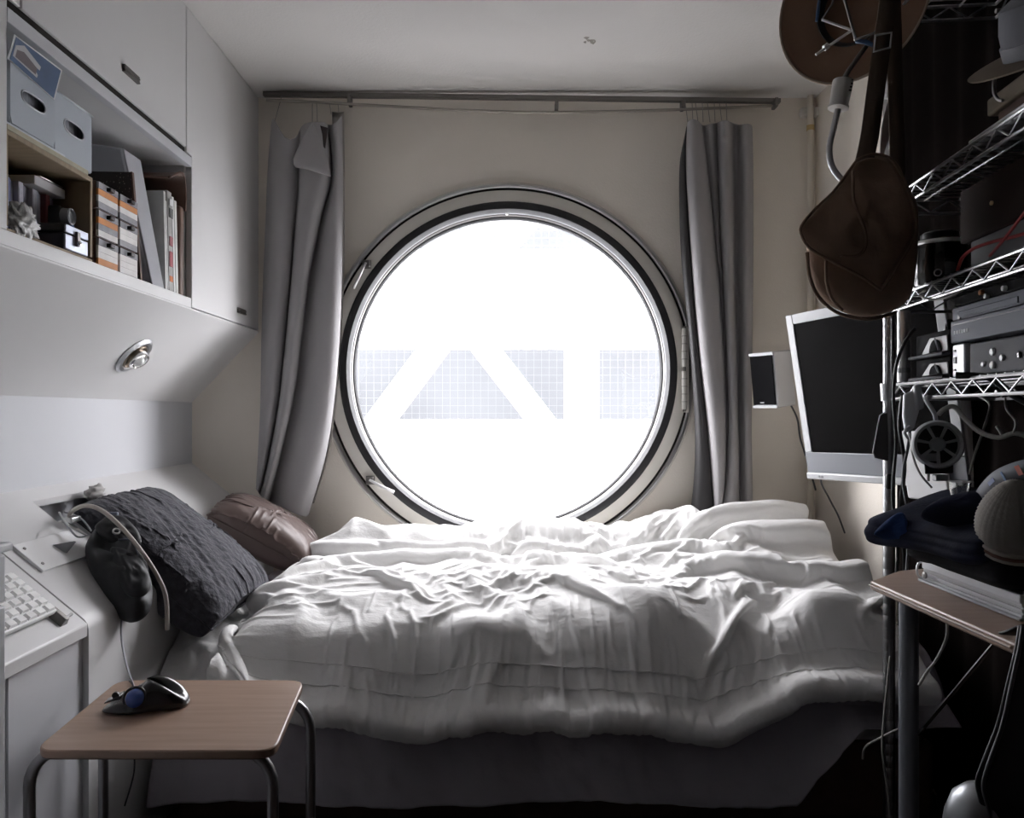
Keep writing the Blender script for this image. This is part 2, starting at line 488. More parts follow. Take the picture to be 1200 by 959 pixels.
# ------------------------------------------------------------------ wall cabinet over the bed, left
XC = -0.87
CB = 1.274
cab = thing('overhead_cabinet', (XL, 1.7, CB), 'white built-in overhead cabinet with an open shelf niche above the pillows', 'cabinet')
Y0c, NY0, NY1, NZ0, NZ1 = 0.55, 1.355, 2.155, 1.302, 1.672
DZ0 = 1.712
cm = MB()
cm.box((XL, Y0c, CB), (XC, NY1, NZ0)).box((XL, NY1, CB), (XC - 0.02, YF, NZ0))   # bottom board
cm.box((XL, Y0c, NZ0), (XC, NY0, DZ0 - .004)).box((XL, Y0c, DZ0 - .004), (XC - .02, NY0, ZC))   # left of the niche
cm.box((XL, NY1, NZ0), (XC - 0.02, NY1 + 0.02, ZC))
cm.box((XL, NY0, NZ1), (XC - 0.02, NY1, NZ1 + 0.02))       # niche roof
cm.box((XL + 0.001, NY0, NZ0), (XL + 0.008, NY1, NZ1))     # niche back
cm.build('carcass', M_CAB, cab, bevel=0.0015)
MB().box((XC - 0.018, NY0, NZ1 - 0.004), (XC + 0.001, NY1, NZ1 + 0.022)).build('rail', M_CAB2, cab, bevel=0.001)
MB().box((XC - 0.017, NY0 - 0.2, NZ1 + 0.022), (XC - 0.006, NY1 + 0.004, DZ0)).build('shadow_gap', M_DARKSEAM, cab)
def door(y0, y1, z0, z1, hy, hz, vertical=False):
    if vertical:
        d = MB().prism([(XC - .018, y, z) for y, z in ((y0, z1), (y1, z1), (y1, z0), (NY1 + .004, z0), (NY1 + .004, 1.70), (y0, 1.70))], (.018, 0, 0)).build('door', M_CAB, cab, bevel=0.002)
    else:
        d = MB().box((XC - 0.018, y0, z0), (XC, y1, z1)).build('door', M_CAB, cab, bevel=0.002)
    q = MB()
    for k in range(4):
        q.box((XC, hy - .036, hz - .0085 + k * .0044), (XC + 0.008 - .0012 * (k % 2), hy + .036, hz - .0048 + k * .0044))
    q.build('pull', mat('dark_pull', (.07, .062, .055), .5), d, bevel=.0006)
    return d
ph = PX(152, 87, XC)
door(Y0c, 1.392, DZ0, ZC - .002, 0.95, 1.78)
door(1.397, 2.119, DZ0, ZC - .002, ph.y, ph.z)
ph = PX(282, 365, XC)
door(2.124, YF - .004, CB + .003, ZC - .002, ph.y, ph.z, True)
# sloped soffit under the cabinet with its round lamp
def soffit(px, py):
    t = (1.274 + 1.067 * 0.87 - 0.98) / (-(py - VPY) - 1.067 * (px - VPX) * 1.0)
    return Vector(((px - VPX) * t, t * FPX, CAM_Z - (py - VPY) * t))
SL = 1.02
MB().prism([(XL, 0.55, CB), (XC, 0.55, CB), (XC, 0.55, CB - 0.004), (XL, 0.55, SL)], (0, YF - .55, 0)).build('soffit_panel', M_CAB, cab, bevel=.001)
lc = soffit(156, 416)
ln = Vector((1, 0, -0.937)).normalized()     # outward normal of the slope
lamp = thing('reading_lamp', lc, 'round chrome swivel reading lamp set into the sloped panel above the pillows', 'lamp')
MB().lathe([(0.058, 0.0), (0.060, 0.005), (0.052, 0.011), (0.043, 0.010), (0.040, 0.003)], lc, ln, 40).build('bezel', M_SATIN, lamp, smooth=True)
MB().lathe([(0.040, 0.0), (0.040, 0.006), (0.036, 0.012), (0.034, 0.008), (0.030, 0.003)], lc, ln, 40).build('swivel_ring', mat('bronze_metal', (0.3, 0.25, 0.2), 0.3, 1.0), lamp, smooth=True)
lax = (ln + Vector((0.1, -0.25, -0.25))).normalized()
MB().lathe([(0.027, 0.0), (0.030, 0.014), (0.027, 0.024), (0.021, 0.026), (0.017, 0.018), (0.0, 0.016)], lc + ln * .002 + Vector((0, .006, 0)), lax, 32).build('eyeball', M_CHROME, lamp, smooth=True)
MB().lathe([(0.0, 0.012), (0.013, 0.015), (0.016, 0.022), (0.010, 0.030), (0.0, 0.033)], lc + ln * .002 + Vector((0, .006, 0)), lax, 20).build('bulb', mat('frosted_bulb', (0.85, 0.85, 0.83), 0.25), lamp, smooth=True)

# ------------------------------------------------------------------ slanted console along the left wall
def slant(px, py, lift=0.0):
    t = 1.0836 / ((py - VPY) - 0.82 * (px - VPX))
    return Vector(((px - VPX) * t, t * FPX, CAM_Z - (py - VPY) * t)) + SN * lift
SN = Vector((0.82, 0, 1)).normalized()
SD = Vector((1, 0, -0.82)).normalized()
def sz(x): return 0.805 - 0.82 * (x + 1.108)
XE = -0.818
con = thing('slanted_console', (XL, 1.9, 0), 'white slanted console built along the left wall beside the bed', 'console')
def strip(x0, x1, y0, y1, name='slanted_panel', th=0.015, m=None):
    q = MB().hexa([(x0, y0, sz(x0) - th), (x1, y0, sz(x1) - th), (x1, y1, sz(x1) - th), (x0, y1, sz(x0) - th)],
                  [(x0, y0, sz(x0)), (x1, y0, sz(x1)), (x1, y1, sz(x1)), (x0, y1, sz(x0))])
    return q
HX0, HX1, HY0, HY1 = -1.077, -1.020, 1.767, 2.02
q = strip(XL, HX0, 1.03, YF); q2 = strip(HX1, XE - .02, 1.525, YF); q3 = strip(HX0, HX1, 1.03, HY0); q4 = strip(HX0, HX1, HY1, YF)
for r in (q2, q3, q4): q.add(r.v, r.f)
q.build('slanted_panel', M_CAB, con)
MB().box((HX0 - .02, HY0 - .02, 0.60), (HX1 + .02, HY1 + .02, 0.685)).build('recess', M_DARKSEAM, con)
# rounded nose of the far part and the flat front
nose = [(XE - .02, sz(XE - .02)), (XE - .008, sz(XE - .008)), (XE - .002, sz(XE) - .003), (XE, sz(XE) - .014), (XE, 0.0), (XE - .02, 0.0)]
MB().prism([(x, 1.525, z) for x, z in nose], (0, YF - 1.525, 0)).build('front_panel', M_CAB, con, smooth=True)
MB().box((XE - .035, 1.03, 0), (XE - .012, 1.525, sz(XE) - .024)).build('front_panel', M_CAB2, con, bevel=.0015)
lf = strip(HX1, XE, 1.03, 1.522, th=0.026)
lf.build('desk_leaf', M_CAB, con, bevel=.003)
MB().box((XE - .022, 1.29, 0), (XE - .008, 1.30, sz(XE) - .026)).build('seam_strip', M_CAB2, con)
# steel cover plate, proud of the panel, with screws and a bent tab
def on(x, y, lift): return Vector((x, y, sz(x))) + SN * lift
pl_ = MB().hexa([on(-.993, 1.557, 0), on(-.930, 1.557, 0), on(-.930, 1.80, 0), on(-.993, 1.80, 0)], [on(-.993, 1.557, .006), on(-.930, 1.557, .006), on(-.930, 1.80, .006), on(-.993, 1.80, .006)]).build('cover_plate', M_WHITEP, con, bevel=.001)
for x, y in ((-.980, 1.575), (-.943, 1.575), (-.943, 1.785)):
    MB().lathe([(0.0035, 0), (0.0035, .002), (0.0, .0024)], on(x, y, .006), SN, 10).build('screw', M_DSTEEL, pl_, smooth=True)
MB().prism([on(-.972, 1.66, .006), on(-.950, 1.668, .006), on(-.952, 1.675, .035)], SD * .003 + Vector((0, .004, 0))).build('bent_tab', M_GREYP, pl_)
MB().hexa([on(-1.02, 1.80, .001), on(-.965, 1.80, .001), on(-.965, 1.99, .001), on(-1.02, 1.99, .001)], [on(-1.02, 1.80, .006), on(-.965, 1.80, .006), on(-.965, 1.99, .006), on(-1.02, 1.99, .006)]).build('hatch_lid', M_LGREYP, con, bevel=.001)
# drawer unit standing at the near end
du = thing('drawer_unit', (-0.88, 0.77, 0), 'grey-white drawer unit at the left edge, in front of the keyboard', 'drawer unit')
MB().box((-1.105, 0.5, 0), (-0.665, 1.015, 0.800)).build('body', M_CAB2, du, bevel=.003)
for z0, z1 in ((0.735, 0.797), (0.40, 0.730), (0.06, 0.395)):
    MB().box((-0.664, 0.505, z0), (-0.650, 1.010, z1)).build('drawer', M_CAB2, du, bevel=.003)
MB().box((-1.106, 0.495, 0.800), (-0.645, 1.018, 0.812)).build('top_board', M_CAB2, du, bevel=.003)

# ------------------------------------------------------------------ keyboard on the desk leaf
ky = thing('keyboard', on(-.90, 1.24, 0), 'white computer keyboard lying on the slanted desk leaf', 'keyboard', M=frame_m(on(-.897, 1.245, .006), (0, 1, 0), SD * -1))
KL, KW = 0.43, 0.115
MB().box((-KL / 2, -KW / 2, 0), (KL / 2, KW / 2, .012)).build('case', mat('keyboard_white', (0.82, 0.82, 0.81), 0.35), ky, bevel=.003, world=False)
M_KEY = mat('key_white', (0.86, 0.86, 0.85), 0.4)
km = None
for r in range(6):
    n = 15
    for c in range(n):
        if r == 0 and 4 <= c <= 8: continue
        x = -KL / 2 + .018 + c * .0281 ; y = -KW / 2 + .011 + r * .0178
        if km is None:
            b = MB().hexa([(-.0115, -.0075, 0), (.0115, -.0075, 0), (.0115, .0075, 0), (-.0115, .0075, 0)], [(-.009, -.006, .006), (.009, -.006, .006), (.009, .006, .006), (-.009, .006, .006)])
            o = b.build('key', M_KEY, ky, world=False); km = o
        else:
            o = km.copy(); COL.objects.link(o); o.parent = ky
        o.matrix_basis = Matrix.Translation((x, y, .012))
b = MB().box((-.062, -.0075, 0), (.062, .0075, .006)).build('space_bar', M_KEY, ky, world=False, bevel=.001); b.matrix_basis = Matrix.Translation((-KL / 2 + .018 + 6 * .0281, -KW / 2 + .011, .012))
ks = thing('keyboard_stop', on(-.83, 1.47, 0), 'small dark metal stop beside the end of the keyboard', 'bracket')
MB().hexa([on(-.862, 1.452, .0), on(-.832, 1.452, .0), on(-.832, 1.475, .0), on(-.862, 1.475, .0)], [on(-.862, 1.460, .014), on(-.834, 1.460, .014), on(-.834, 1.471, .014), on(-.862, 1.471, .014)]).build('block', M_DSTEEL, ks, bevel=.001)
MB().tube([on(-.838, 1.463, .010), on(-.838, 1.483, .016)], .003, 8).build('pin', M_STEEL, ks, smooth=True)

# ------------------------------------------------------------------ things in the niche
def inbox(name, y0, y1, z0, z1, x0, x1, m, parent=None, bevel=.0015, **k):
    return MB().box((x0, y0, z0), (x1, y1, z1)).build(name, m, parent, bevel=bevel, **k)
XB = XL + .012
M_TAN = mat('tan_plywood', (0.30, 0.235, 0.155), 0.7, var=0.1, vscale=12, stretch=(1, 8, 1))
M_BROWN = mat('dark_brown_board', (0.10, 0.055, 0.04), 0.7, var=.2, vscale=20)
ZF = NZ0
cr = thing('wooden_crate', (-.98, 1.5, ZF), 'open tan wooden crate lying on its side with cases inside', 'crate')
CY1, CZ1 = 1.645, 1.482
inbox('board', CY1 - .010, CY1, ZF + .010, CZ1 - .010, XB, XC - .004, M_TAN, cr)
inbox('board', NY0 + .002, NY0 + .010, ZF + .010, CZ1 - .010, XB, XC - .004, M_TAN, cr)
inbox('board', NY0 + .002, CY1, CZ1 - .010, CZ1, XB, XC - .004, M_TAN, cr)
inbox('board', NY0 + .002, CY1, ZF, ZF + .006, XB, XC - .004, M_TAN, cr)
inbox('back_board', NY0 + .010, CY1 - .010, ZF + .010, CZ1 - .010, XB - .002, XB + .003, M_BROWN, cr)
# disc cases in the crate
cols = [(0.34, 0.35, 0.42), (0.05, 0.06, 0.16), (0.36, 0.38, 0.45), (0.42, 0.42, 0.5), (0.15, 0.14, 0.2), (0.36, 0.36, 0.42), (0.45, 0.46, 0.52), (0.33, 0.37, 0.45), (0.42, 0.45, 0.52), (0.20, 0.05, 0.05), (0.43, 0.42, 0.50), (0.26, 0.2, 0.27)]
labs = ['pale blue-grey disc case at the left end of the row in the crate', 'navy disc case beside the leftmost case in the crate', 'third disc case from the left in the crate, blue-grey', 'fourth disc case from the left in the crate, pale lilac-grey',
        'dark slate disc case in the left half of the crate row', 'grey disc case just right of the dark slate one', 'pale grey disc case in the middle of the crate row', 'steel-blue disc case in the crate, right of the middle', 'pale blue disc case left of the dark red one',
        'dark red disc case in the crate row', 'lilac-grey disc case right of the dark red one', 'plum disc case at the right end of the row in the crate']
y = 1.448
for i, (c, l) in enumerate(zip(cols, labs)):
    w = .0128 if i % 3 else .0145
    xf = -.936 - .005 * (i % 3); h = .118 + .002 * (i % 2)
    d = thing('disc_case', (XB + .03, y, ZF + .008), l, 'disc case', 'disc cases in the wooden crate')
    inbox('case', y, y + w, ZF + .008, ZF + .008 + h, xf - .14, xf, mat('disc_case_%d' % i, c, .3, var=.08, vscale=30), d, bevel=.001)
    inbox('spine_label', y + .002, y + w - .002, ZF + .014, ZF + h - .004, xf - .001, xf + .0006, mat('spine_%d' % i, tuple(min(1, q * 1.25) for q in c), .6, var=.2, vscale=60), d, bevel=0)
    y += w + .0015
pb = thing('paper_pad', (-.95, 1.5, ZF + .135), 'white paper pad laid on top of the disc cases', 'pad')
inbox('sheets', 1.525, 1.632, ZF + .131, ZF + .150, XB + .03, -.925, mat('paper_white', (0.72, 0.72, 0.74), .8), pb)
inbox('clip_strip', 1.54, 1.62, ZF + .150, ZF + .153, -.97, -.922, M_STEEL, pb)
# metal cash box: shaded sides and lit front painted in separate colours
cb = thing('cash_box', (-.93, 1.56, ZF), 'metal box with dark shaded sides, a lit silver-blue front and a latch in the niche', 'box')
bm_ = mat('box_shaded_side', (0.03, 0.03, 0.033), .4); bf = mat('box_front_lit', (0.47, 0.51, 0.60), .35, .4)
inbox('body', 1.542, 1.630, ZF + .007, ZF + .040, -.931, XC - .008, bm_, cb, bevel=.002)
inbox('lid', 1.541, 1.631, ZF + .041, ZF + .060, -.932, XC - .007, bm_, cb, bevel=.004)
inbox('front_plate', 1.544, 1.628, ZF + .009, ZF + .039, XC - .009, XC - .005, bf, cb)
inbox('lid_plate', 1.544, 1.628, ZF + .042, ZF + .058, XC - .009, XC - .004, bf, cb)
la = inbox('latch', 1.578, 1.590, ZF + .020, ZF + .050, XC - .005, XC + .001, M_DSTEEL, cb)
MB().lathe([(.006, 0), (.006, .004), (.003, .006)], (XC - .001, 1.584, ZF + .026), (1, 0, 0), 12).build('latch_knob', M_CHROME, la, smooth=True)
cyl = thing('black_camera', (-.93, 1.595, ZF + .072), 'small black camera standing on the metal box', 'camera')
inbox('body', 1.575, 1.628, ZF + .061, ZF + .104, -.93, -.905, M_BLACKP, cyl, bevel=.004)
MB().lathe([(.017, 0), (.017, .016), (.014, .018), (.012, .012), (0, .011)], (-.905, 1.592, ZF + .084), (1, 0, 0), 20).build('lens', M_GREYP, cyl, smooth=True)
inbox('viewfinder', 1.611, 1.625, ZF + .078, ZF + .098, -.905, -.901, M_LGREYP, cyl)
inbox('blue_tab', 1.611, 1.623, ZF + .064, ZF + .074, -.905, -.9, mat('blue_label', (.12, .25, .6), .4), cyl)
# crumpled plastic bag at the left
def blob(c, r, seed, amp=.25, fr=2.0, n=20, m=14):
    vs = []; fs = []
    for j in range(m + 1):
        t = math.pi * j / m
        for i in range(n):
            a = 2 * math.pi * i / n
            d = Vector((math.sin(t) * math.cos(a), math.sin(t) * math.sin(a), math.cos(t)))
            k = 1 + amp * noise.noise(d * fr + Vector((seed, 0, 0))) + amp * .5 * noise.noise(d * fr * 2.6 + Vector((0, seed, 0)))
            vs.append(Vector(c) + Vector((d.x * r[0], d.y * r[1], d.z * r[2])) * k)
    for j in range(m):
        for i in range(n):
            fs.append((j * n + i, j * n + (i + 1) % n, (j + 1) * n + (i + 1) % n, (j + 1) * n + i))
    return MB().add(vs, fs)
tag(blob((-.877, 1.41, ZF + .028), (.012, .040, .030), 3.2, .5, 3, 40, 28).build('plastic_bag', mat('crumpled_plastic', (.45, .45, .44), .3, var=.3, vscale=30, bump=.6, bscale=50, bdist=.01), smooth='all'), 'crumpled grey plastic bag in front of the disc cases', 'bag')
# papers on the crate
pz = CZ1
for i, (y0, y1, h, c, nm, l) in enumerate(((1.362, 1.628, .010, (.46, .43, .33), 'envelope_pack', 'buff envelopes lying on the wooden crate, lowest of the pile'), (1.362, 1.55, .006, (.62, .64, .68), 'paper_stack', 'white papers on the crate, under the left file box'))):
    tag(inbox(nm, y0, y1, pz, pz + h, XB + .04, XC - .004 - .004 * i, mat('paper_%d' % i, c, .8, var=.1, vscale=30), bevel=.001), l, 'paper')
    pz += h
# translucent file boxes
M_FILE = mat('frosted_file_plastic', (0.46, 0.505, 0.56), 0.35, var=.03)
def file_box(y0, y1, z0, h, label, xf, lip):
    t = thing('file_box', (-.97, (y0 + y1) / 2, z0), label, 'file box', 'frosted file boxes on the crate')
    # front face with an oval opening, as a ring strip
    cy, cz = (y0 + y1) / 2, z0 + h * .56
    aw, ah = (y1 - y0) * .27, h * .11
    n = 40; vs = []; fs = []
    for k in range(n):
        a = 2 * math.pi * k / n; c, s = math.cos(a), math.sin(a)
        dy = ((y1 - cy) / c if c > 1e-6 else (y0 - cy) / c if c < -1e-6 else 1e9); dz = ((z0 + h - cz) / s if s > 1e-6 else (z0 - cz) / s if s < -1e-6 else 1e9)
        q = min(dy, dz)
        vs.append((xf, cy + c * q, cz + s * q))
    for k in range(n):
        a = 2 * math.pi * k / n; vs.append((xf, cy + aw * (abs(math.cos(a)) ** .6) * math.copysign(1, math.cos(a)), cz + ah * (abs(math.sin(a)) ** .8) * math.copysign(1, math.sin(a))))
    for k in range(n): fs.append((k, (k + 1) % n, n + (k + 1) % n, n + k))
    fr = MB().add(vs, fs).build('front', M_FILE, t, solid=.002)
    ri = [(xf + .001, Vector(vs[n + k]).y, Vector(vs[n + k]).z) for k in range(n)]
    MB().tube(ri, .0018, 6, closed=True).build('handle_rim', mat('file_rim', (.55, .58, .62), .3), fr, smooth='all')
    sd = MB()
    sd.box((XB + .02, y0, z0), (xf - .001, y0 + .002, z0 + h)).box((XB + .02, y1 - .002, z0), (xf - .001, y1, z0 + h)).box((XB + .02, y0, z0), (xf - .001, y1, z0 + .002)).box((XB + .02, y0, z0), (XB + .022, y1, z0 + h))
    sd.build('sides', M_FILE, t)
    inbox('top_lip', y0 - .001, y1 + .004, z0 + h - .003, z0 + h, xf - .03, xf + .004, M_FILE, t)
    inbox('papers', y0 + .006, y1 - .006, z0 + .003, z0 + h * .93, XB + .03, xf - .012, mat('file_papers', (.30, .31, .34), .8, var=.3, vscale=25, stretch=(1, 6, .3)), t)
    return t
file_box(1.372, 1.508, pz, .112, 'left frosted file box on the crate, with a blue postcard in it', XC - .006, 1)
file_box(1.515, 1.650, CZ1 + .010, .124, 'right frosted file box on the crate, standing next to the black board', XC - .010, 0)
# blue postcard leaning out of the left file box
pc = thing('postcard', (-.88, 1.43, pz + .06), 'blue picture postcard with a white building, sticking out of the left file box', 'postcard')
A, B, C2, D = PX(8, 68, -.873), PX(63, 117, -.873), PX(72, 82, -.862), PX(16, 40, -.862)
nn = (B - A).cross(D - A).normalized() * .0008
MB().prism([A, B, C2, D], nn * 2).build('card', mat('card_white', (.75, .76, .78), .5), pc)
sg = 1 if nn.x > 0 else -1
def pcp(u, v): return (A.lerp(B, u)).lerp(D.lerp(C2, u), v) + nn * (2.6 if sg > 0 else -.8)
MB().prism([pcp(.03, .02), pcp(.97, .02), pcp(.97, .95), pcp(.03, .95)], nn * .4 * sg).build('picture_sky', mat('card_blue', (.030, .075, .17), .6, var=.15, vscale=20), pc)
def pcs(pts, nm, m, k): MB().prism([pcp(*p) + nn * k * sg for p in pts], nn * .3 * sg).build(nm, m, pc)
pcs([(.06, .22), (.06, .66), (.20, .86), (.58, .60), (.56, .18)], 'picture_building', mat('card_bldg', (.42, .42, .45), .6), .5)
pcs([(.10, .26), (.10, .54), (.22, .64), (.52, .46), (.52, .24)], 'picture_windows', mat('card_win', (.10, .08, .09), .6), 1.0)
# two stacks of small cardboard drawers
M_OR = mat('orange_card', (.62, .25, .075), .6, var=.15, vscale=15); M_WH = mat('label_white', (.78, .76, .74), .6, var=.06, vscale=30); M_GR = mat('label_grey', (.30, .30, .32), .6, var=.2, vscale=40)
k = 0
side = ['left', 'right']; lvl = ['bottom', 'middle', 'top']
styles = {(0, 0): 'wwo', (0, 1): 'ogw', (0, 2): 'owg', (1, 0): 'www', (1, 1): 'wwg', (1, 2): 'owg'}
for c in range(2):
    y0 = 1.672 + c * .094
    for r in range(3):
        z0 = ZF + .0005 + r * .0615
        st = styles[(c, r)]
        d = thing('card_drawer', (-.94, y0 + .045, z0), f'{lvl[r]} small {"orange and white" if "o" in st else "white"} card drawer of the {side[c]} stack in the niche', 'drawer box', 'small card drawers in the niche')
        inbox('shell', y0, y0 + .088, z0, z0 + .060, -.985, XC - .012, M_BROWN, d)
        zz0 = z0 + .002
        for i, ch in enumerate(st[::-1]):
            hh = .042 / 3
            inbox('front_band', y0 + .002, y0 + .086, zz0 + i * hh, zz0 + (i + 1) * hh - .0003, XC - .013, XC - .007, {'o': M_OR, 'w': M_WH, 'g': M_GR}[ch], d, bevel=0)
        inbox('label_strip', y0 + .002, y0 + .086, zz0 + .042, zz0 + .056, XC - .013, XC - .006, M_GR, d, bevel=0)
        pu = inbox('pull', y0 + .034, y0 + .054, zz0 + .043, zz0 + .052, XC - .007, XC + .004, M_BLACKP, d, bevel=.002)
# speckled board, grey magazine file, magazines, brown leather bag
MB().hexa([(-1.02, 1.86, ZF), (-.90, 1.866, ZF), (-.90, 1.875, ZF), (-1.02, 1.869, ZF)], [(-1.02, 1.80, ZF + .245), (-.90, 1.806, ZF + .245), (-.90, 1.815, ZF + .245), (-1.02, 1.809, ZF + .245)])
spk = mat('speckled_board', (.022, .016, .014), .7)
sp_nt = spk.node_tree; vt = sp_nt.nodes.new('ShaderNodeTexVoronoi'); vt.inputs['Scale'].default_value = 130; tcn = sp_nt.nodes.new('ShaderNodeTexCoord'); cr_ = sp_nt.nodes.new('ShaderNodeValToRGB')
cr_.color_ramp.elements[0].color = (.5, .42, .36, 1); cr_.color_ramp.elements[0].position = .10; cr_.color_ramp.elements[1].color = (.03, .02, .018, 1); cr_.color_ramp.elements[1].position = .22
sp_nt.links.new(tcn.outputs['Object'], vt.inputs['Vector']); sp_nt.links.new(vt.outputs['Distance'], cr_.inputs[0]); sp_nt.links.new(cr_.outputs[0], sp_nt.nodes['Principled BSDF'].inputs['Base Color'])
sb = thing('speckled_folder', (-.96, 1.87, ZF), 'black folder with pale speckles standing behind the card drawers', 'folder')
MB().hexa([(-1.0, 1.870, ZF), (-.885, 1.880, ZF), (-.885, 1.888, ZF), (-1.0, 1.878, ZF)], [(-1.0, 1.860, ZF + .262), (-.90, 1.866, ZF + .262), (-.90, 1.874, ZF + .262), (-1.0, 1.868, ZF + .262)]).build('cover', spk, sb, bevel=.001)
MB().hexa([(-.885, 1.879, ZF), (-.881, 1.879, ZF), (-.881, 1.889, ZF), (-.885, 1.889, ZF)], [(-.90, 1.865, ZF + .262), (-.896, 1.8655, ZF + .262), (-.896, 1.875, ZF + .262), (-.90, 1.8745, ZF + .262)]).build('spine', M_BROWN, sb)
gf = thing('magazine_file', (-.98, 1.93, ZF), 'tall grey plastic magazine file leaning beside the speckled folder', 'file')
gfm = mat('grey_file', (.40, .41, .44), .35)
MB().hexa([(-1.085, 1.880, ZF), (-.882, 1.935, ZF), (-.882, 2.005, ZF), (-1.085, 2.0, ZF)], [(-1.085, 1.80, ZF + .325), (-.94, 1.905, ZF + .335), (-.94, 2.0, ZF + .335), (-1.085, 2.0, ZF + .325)]).build('body', gfm, gf, bevel=.006)
MB().hexa([(-.884, 1.936, ZF + .002), (-.879, 1.937, ZF + .002), (-.879, 2.004, ZF + .002), (-.884, 2.004, ZF + .002)], [(-.942, 1.907, ZF + .333), (-.937, 1.908, ZF + .333), (-.937, 1.998, ZF + .333), (-.942, 1.998, ZF + .333)]).build('front_edge', mat('grey_file_edge', (.5, .51, .54), .3), gf, bevel=.002)
mags = [(2.028, .010, .262, (.60, .60, .58), 'slim off-white magazine nearest the grey file'), (2.041, .006, .240, (.70, .70, .68), 'thin white magazine standing second from the grey file'), (2.050, .026, .270, (.36, .35, .34), 'thick magazine with a grey spine and coloured marks in the niche'),
        (2.079, .012, .262, (.68, .68, .67), 'white magazine right of the thick grey-spined one'), (2.094, .015, .256, (.57, .57, .55), 'greyish white magazine at the right end of the row')]
for i, (y0, w, h, c, l) in enumerate(mags):
    mg = thing('magazine', (-.98, y0, ZF), l, 'magazine', 'magazines standing in the niche')
    MB().hexa([(-1.07, y0, ZF), (-.886, y0, ZF), (-.886, y0 + w, ZF), (-1.07, y0 + w, ZF)], [(-1.07, y0 - .004, ZF + h), (-.89, y0 - .004, ZF + h), (-.89, y0 + w - .004, ZF + h), (-1.07, y0 + w - .004, ZF + h)]).build('pages', mat('magazine_%d' % i, c, .5, var=.06, vscale=20), mg, bevel=.001)
    if i == 2:
        for z0, z1, cc in ((.03, .045, (.6, .18, .05)), (.07, .11, (.30, .05, .06)), (.125, .15, (.30, .09, .10)), (.20, .225, (.1, .1, .1)), (.232, .25, (.7, .7, .7))):
            MB().box((-.887, y0 + .003, ZF + z0), (-.8855, y0 + w - .004, ZF + z1)).build('spine_mark', mat('mark_%d' % int(z0 * 1000), cc, .6), mg)
br = mat('brown_leather', (.12, .065, .045), .5, var=.2, vscale=12)
bb = thing('leather_case', (-.98, 2.13, ZF), 'brown leather case standing at the right end of the niche', 'case')
MB().box((-1.07, 2.114, ZF), (-.885, 2.146, ZF + .25)).build('body', br, bb, bevel=.008)
MB().grid([spline([(x, 2.144, ZF + .24), (x + .003, 2.142, ZF + .29), (x + .006, 2.115, ZF + .335), (x + .006, 2.035, ZF + .30)], 5) for x in (-1.05, -.885)]).build('flap', br, bb, solid=.003, smooth='all')
MB().tube(spline([(-.884, 2.146, ZF + .24), (-.882, 2.144, ZF + .29), (-.879, 2.117, ZF + .336), (-.879, 2.033, ZF + .30)], 6), .0035, 6).build('piping', br, bb, smooth='all')
# ------------------------------------------------------------------ bed
M_SHEETW = mat('white_cotton', (0.78, 0.775, 0.765), 0.85, sheen=.15, bump=.45, bscale=22, bdist=.010, stretch=(1, 1.6, 1))
M_SHEET_SHADE = mat('shaded_white_cotton', (0.40, 0.375, 0.415), 0.9, var=.04, vscale=6, bump=.3, bscale=60, bdist=.004)  # white sheet, coloured grey for the shade on the bed's front
M_MATT = mat('mattress_ticking', (0.6, 0.6, 0.6), 0.9)
BX0, BX1, BY0, BY1, BZ = -0.805, 1.04, 1.80, 2.735, 0.425
bed = thing('bed', (0.1, 2.27, 0), 'low bed under the round window, its grey sheet hanging down the front', 'bed')
MB().box((BX0 + .03, BY0 + .03, 0.02), (BX1 - .02, BY1 - .01, .20)).build('base', M_BROWN, bed, bevel=.01)
MB().box((BX0 + .01, BY0 + .045, 0.10), (BX1, BY1, BZ - .012)).build('mattress', M_MATT, bed, bevel=.13, segs=6)
# the sheet: flat on top with small creases, then hanging in shallow folds
rows = []
prof = [(2.735, BZ), (2.6, BZ), (2.4, BZ), (2.2, BZ), (2.05, BZ), (1.95, BZ - .012), (1.88, .385), (1.83, .34), (1.80, .285), (1.78, .23), (1.764, .18), (1.75, .13)]
def sheet_z(y):
    pr = prof[::-1]
    return np.interp(y, [q[0] for q in pr], [q[1] for q in pr])
fine = []
for i in range(len(prof) - 1):
    n = 10
    for k in range(n):
        t = k / n; fine.append((prof[i][0] * (1 - t) + prof[i + 1][0] * t, prof[i][1] * (1 - t) + prof[i + 1][1] * t))
fine.append(prof[-1])
NX = 190
def hem_z(x):
    # hem height along the front: near the floor, rising at the right end
    return 0.10 + (0.22 * max(0, (x - .66) / .2) if x > .66 else 0) + .006 * math.sin(x * 9)
for (y, z) in fine:
    r = []
    for i in range(NX + 1):
        x = BX0 + .004 + (BX1 - BX0 - .008) * i / NX
        hang = max(0, min(1, (1.84 - y) / .06))
        zz_ = z
        if z < .30: zz_ = .30 - (.30 - z) / (.30 - .13) * (.30 - min(.27, hem_z(x)))
        f = noise.noise(Vector((x * 7, zz_ * 2.2, 1.0))) * .022 + noise.noise(Vector((x * 17 + zz_ * 9, zz_ * 8, 5.0))) * .008 + noise.noise(Vector((x * 40, zz_ * 26, 2))) * .003
        c = noise.noise(Vector((x * 11, y * 12, 9))) * .011 + noise.noise(Vector((x * 26 + y * 12, y * 24, 4))) * .006 + .004
        r.append((x, y - (f + .008) * hang * min(1, (.38 - zz_) / .1 if zz_ < .38 else 0) - .02 * hang * max(0, (.3 - zz_)) , zz_ + c * (1 - hang)))
    rows.append(r)
MB().grid(rows).build('fitted_sheet', M_SHEET_SHADE, bed, smooth='all', solid=.003)
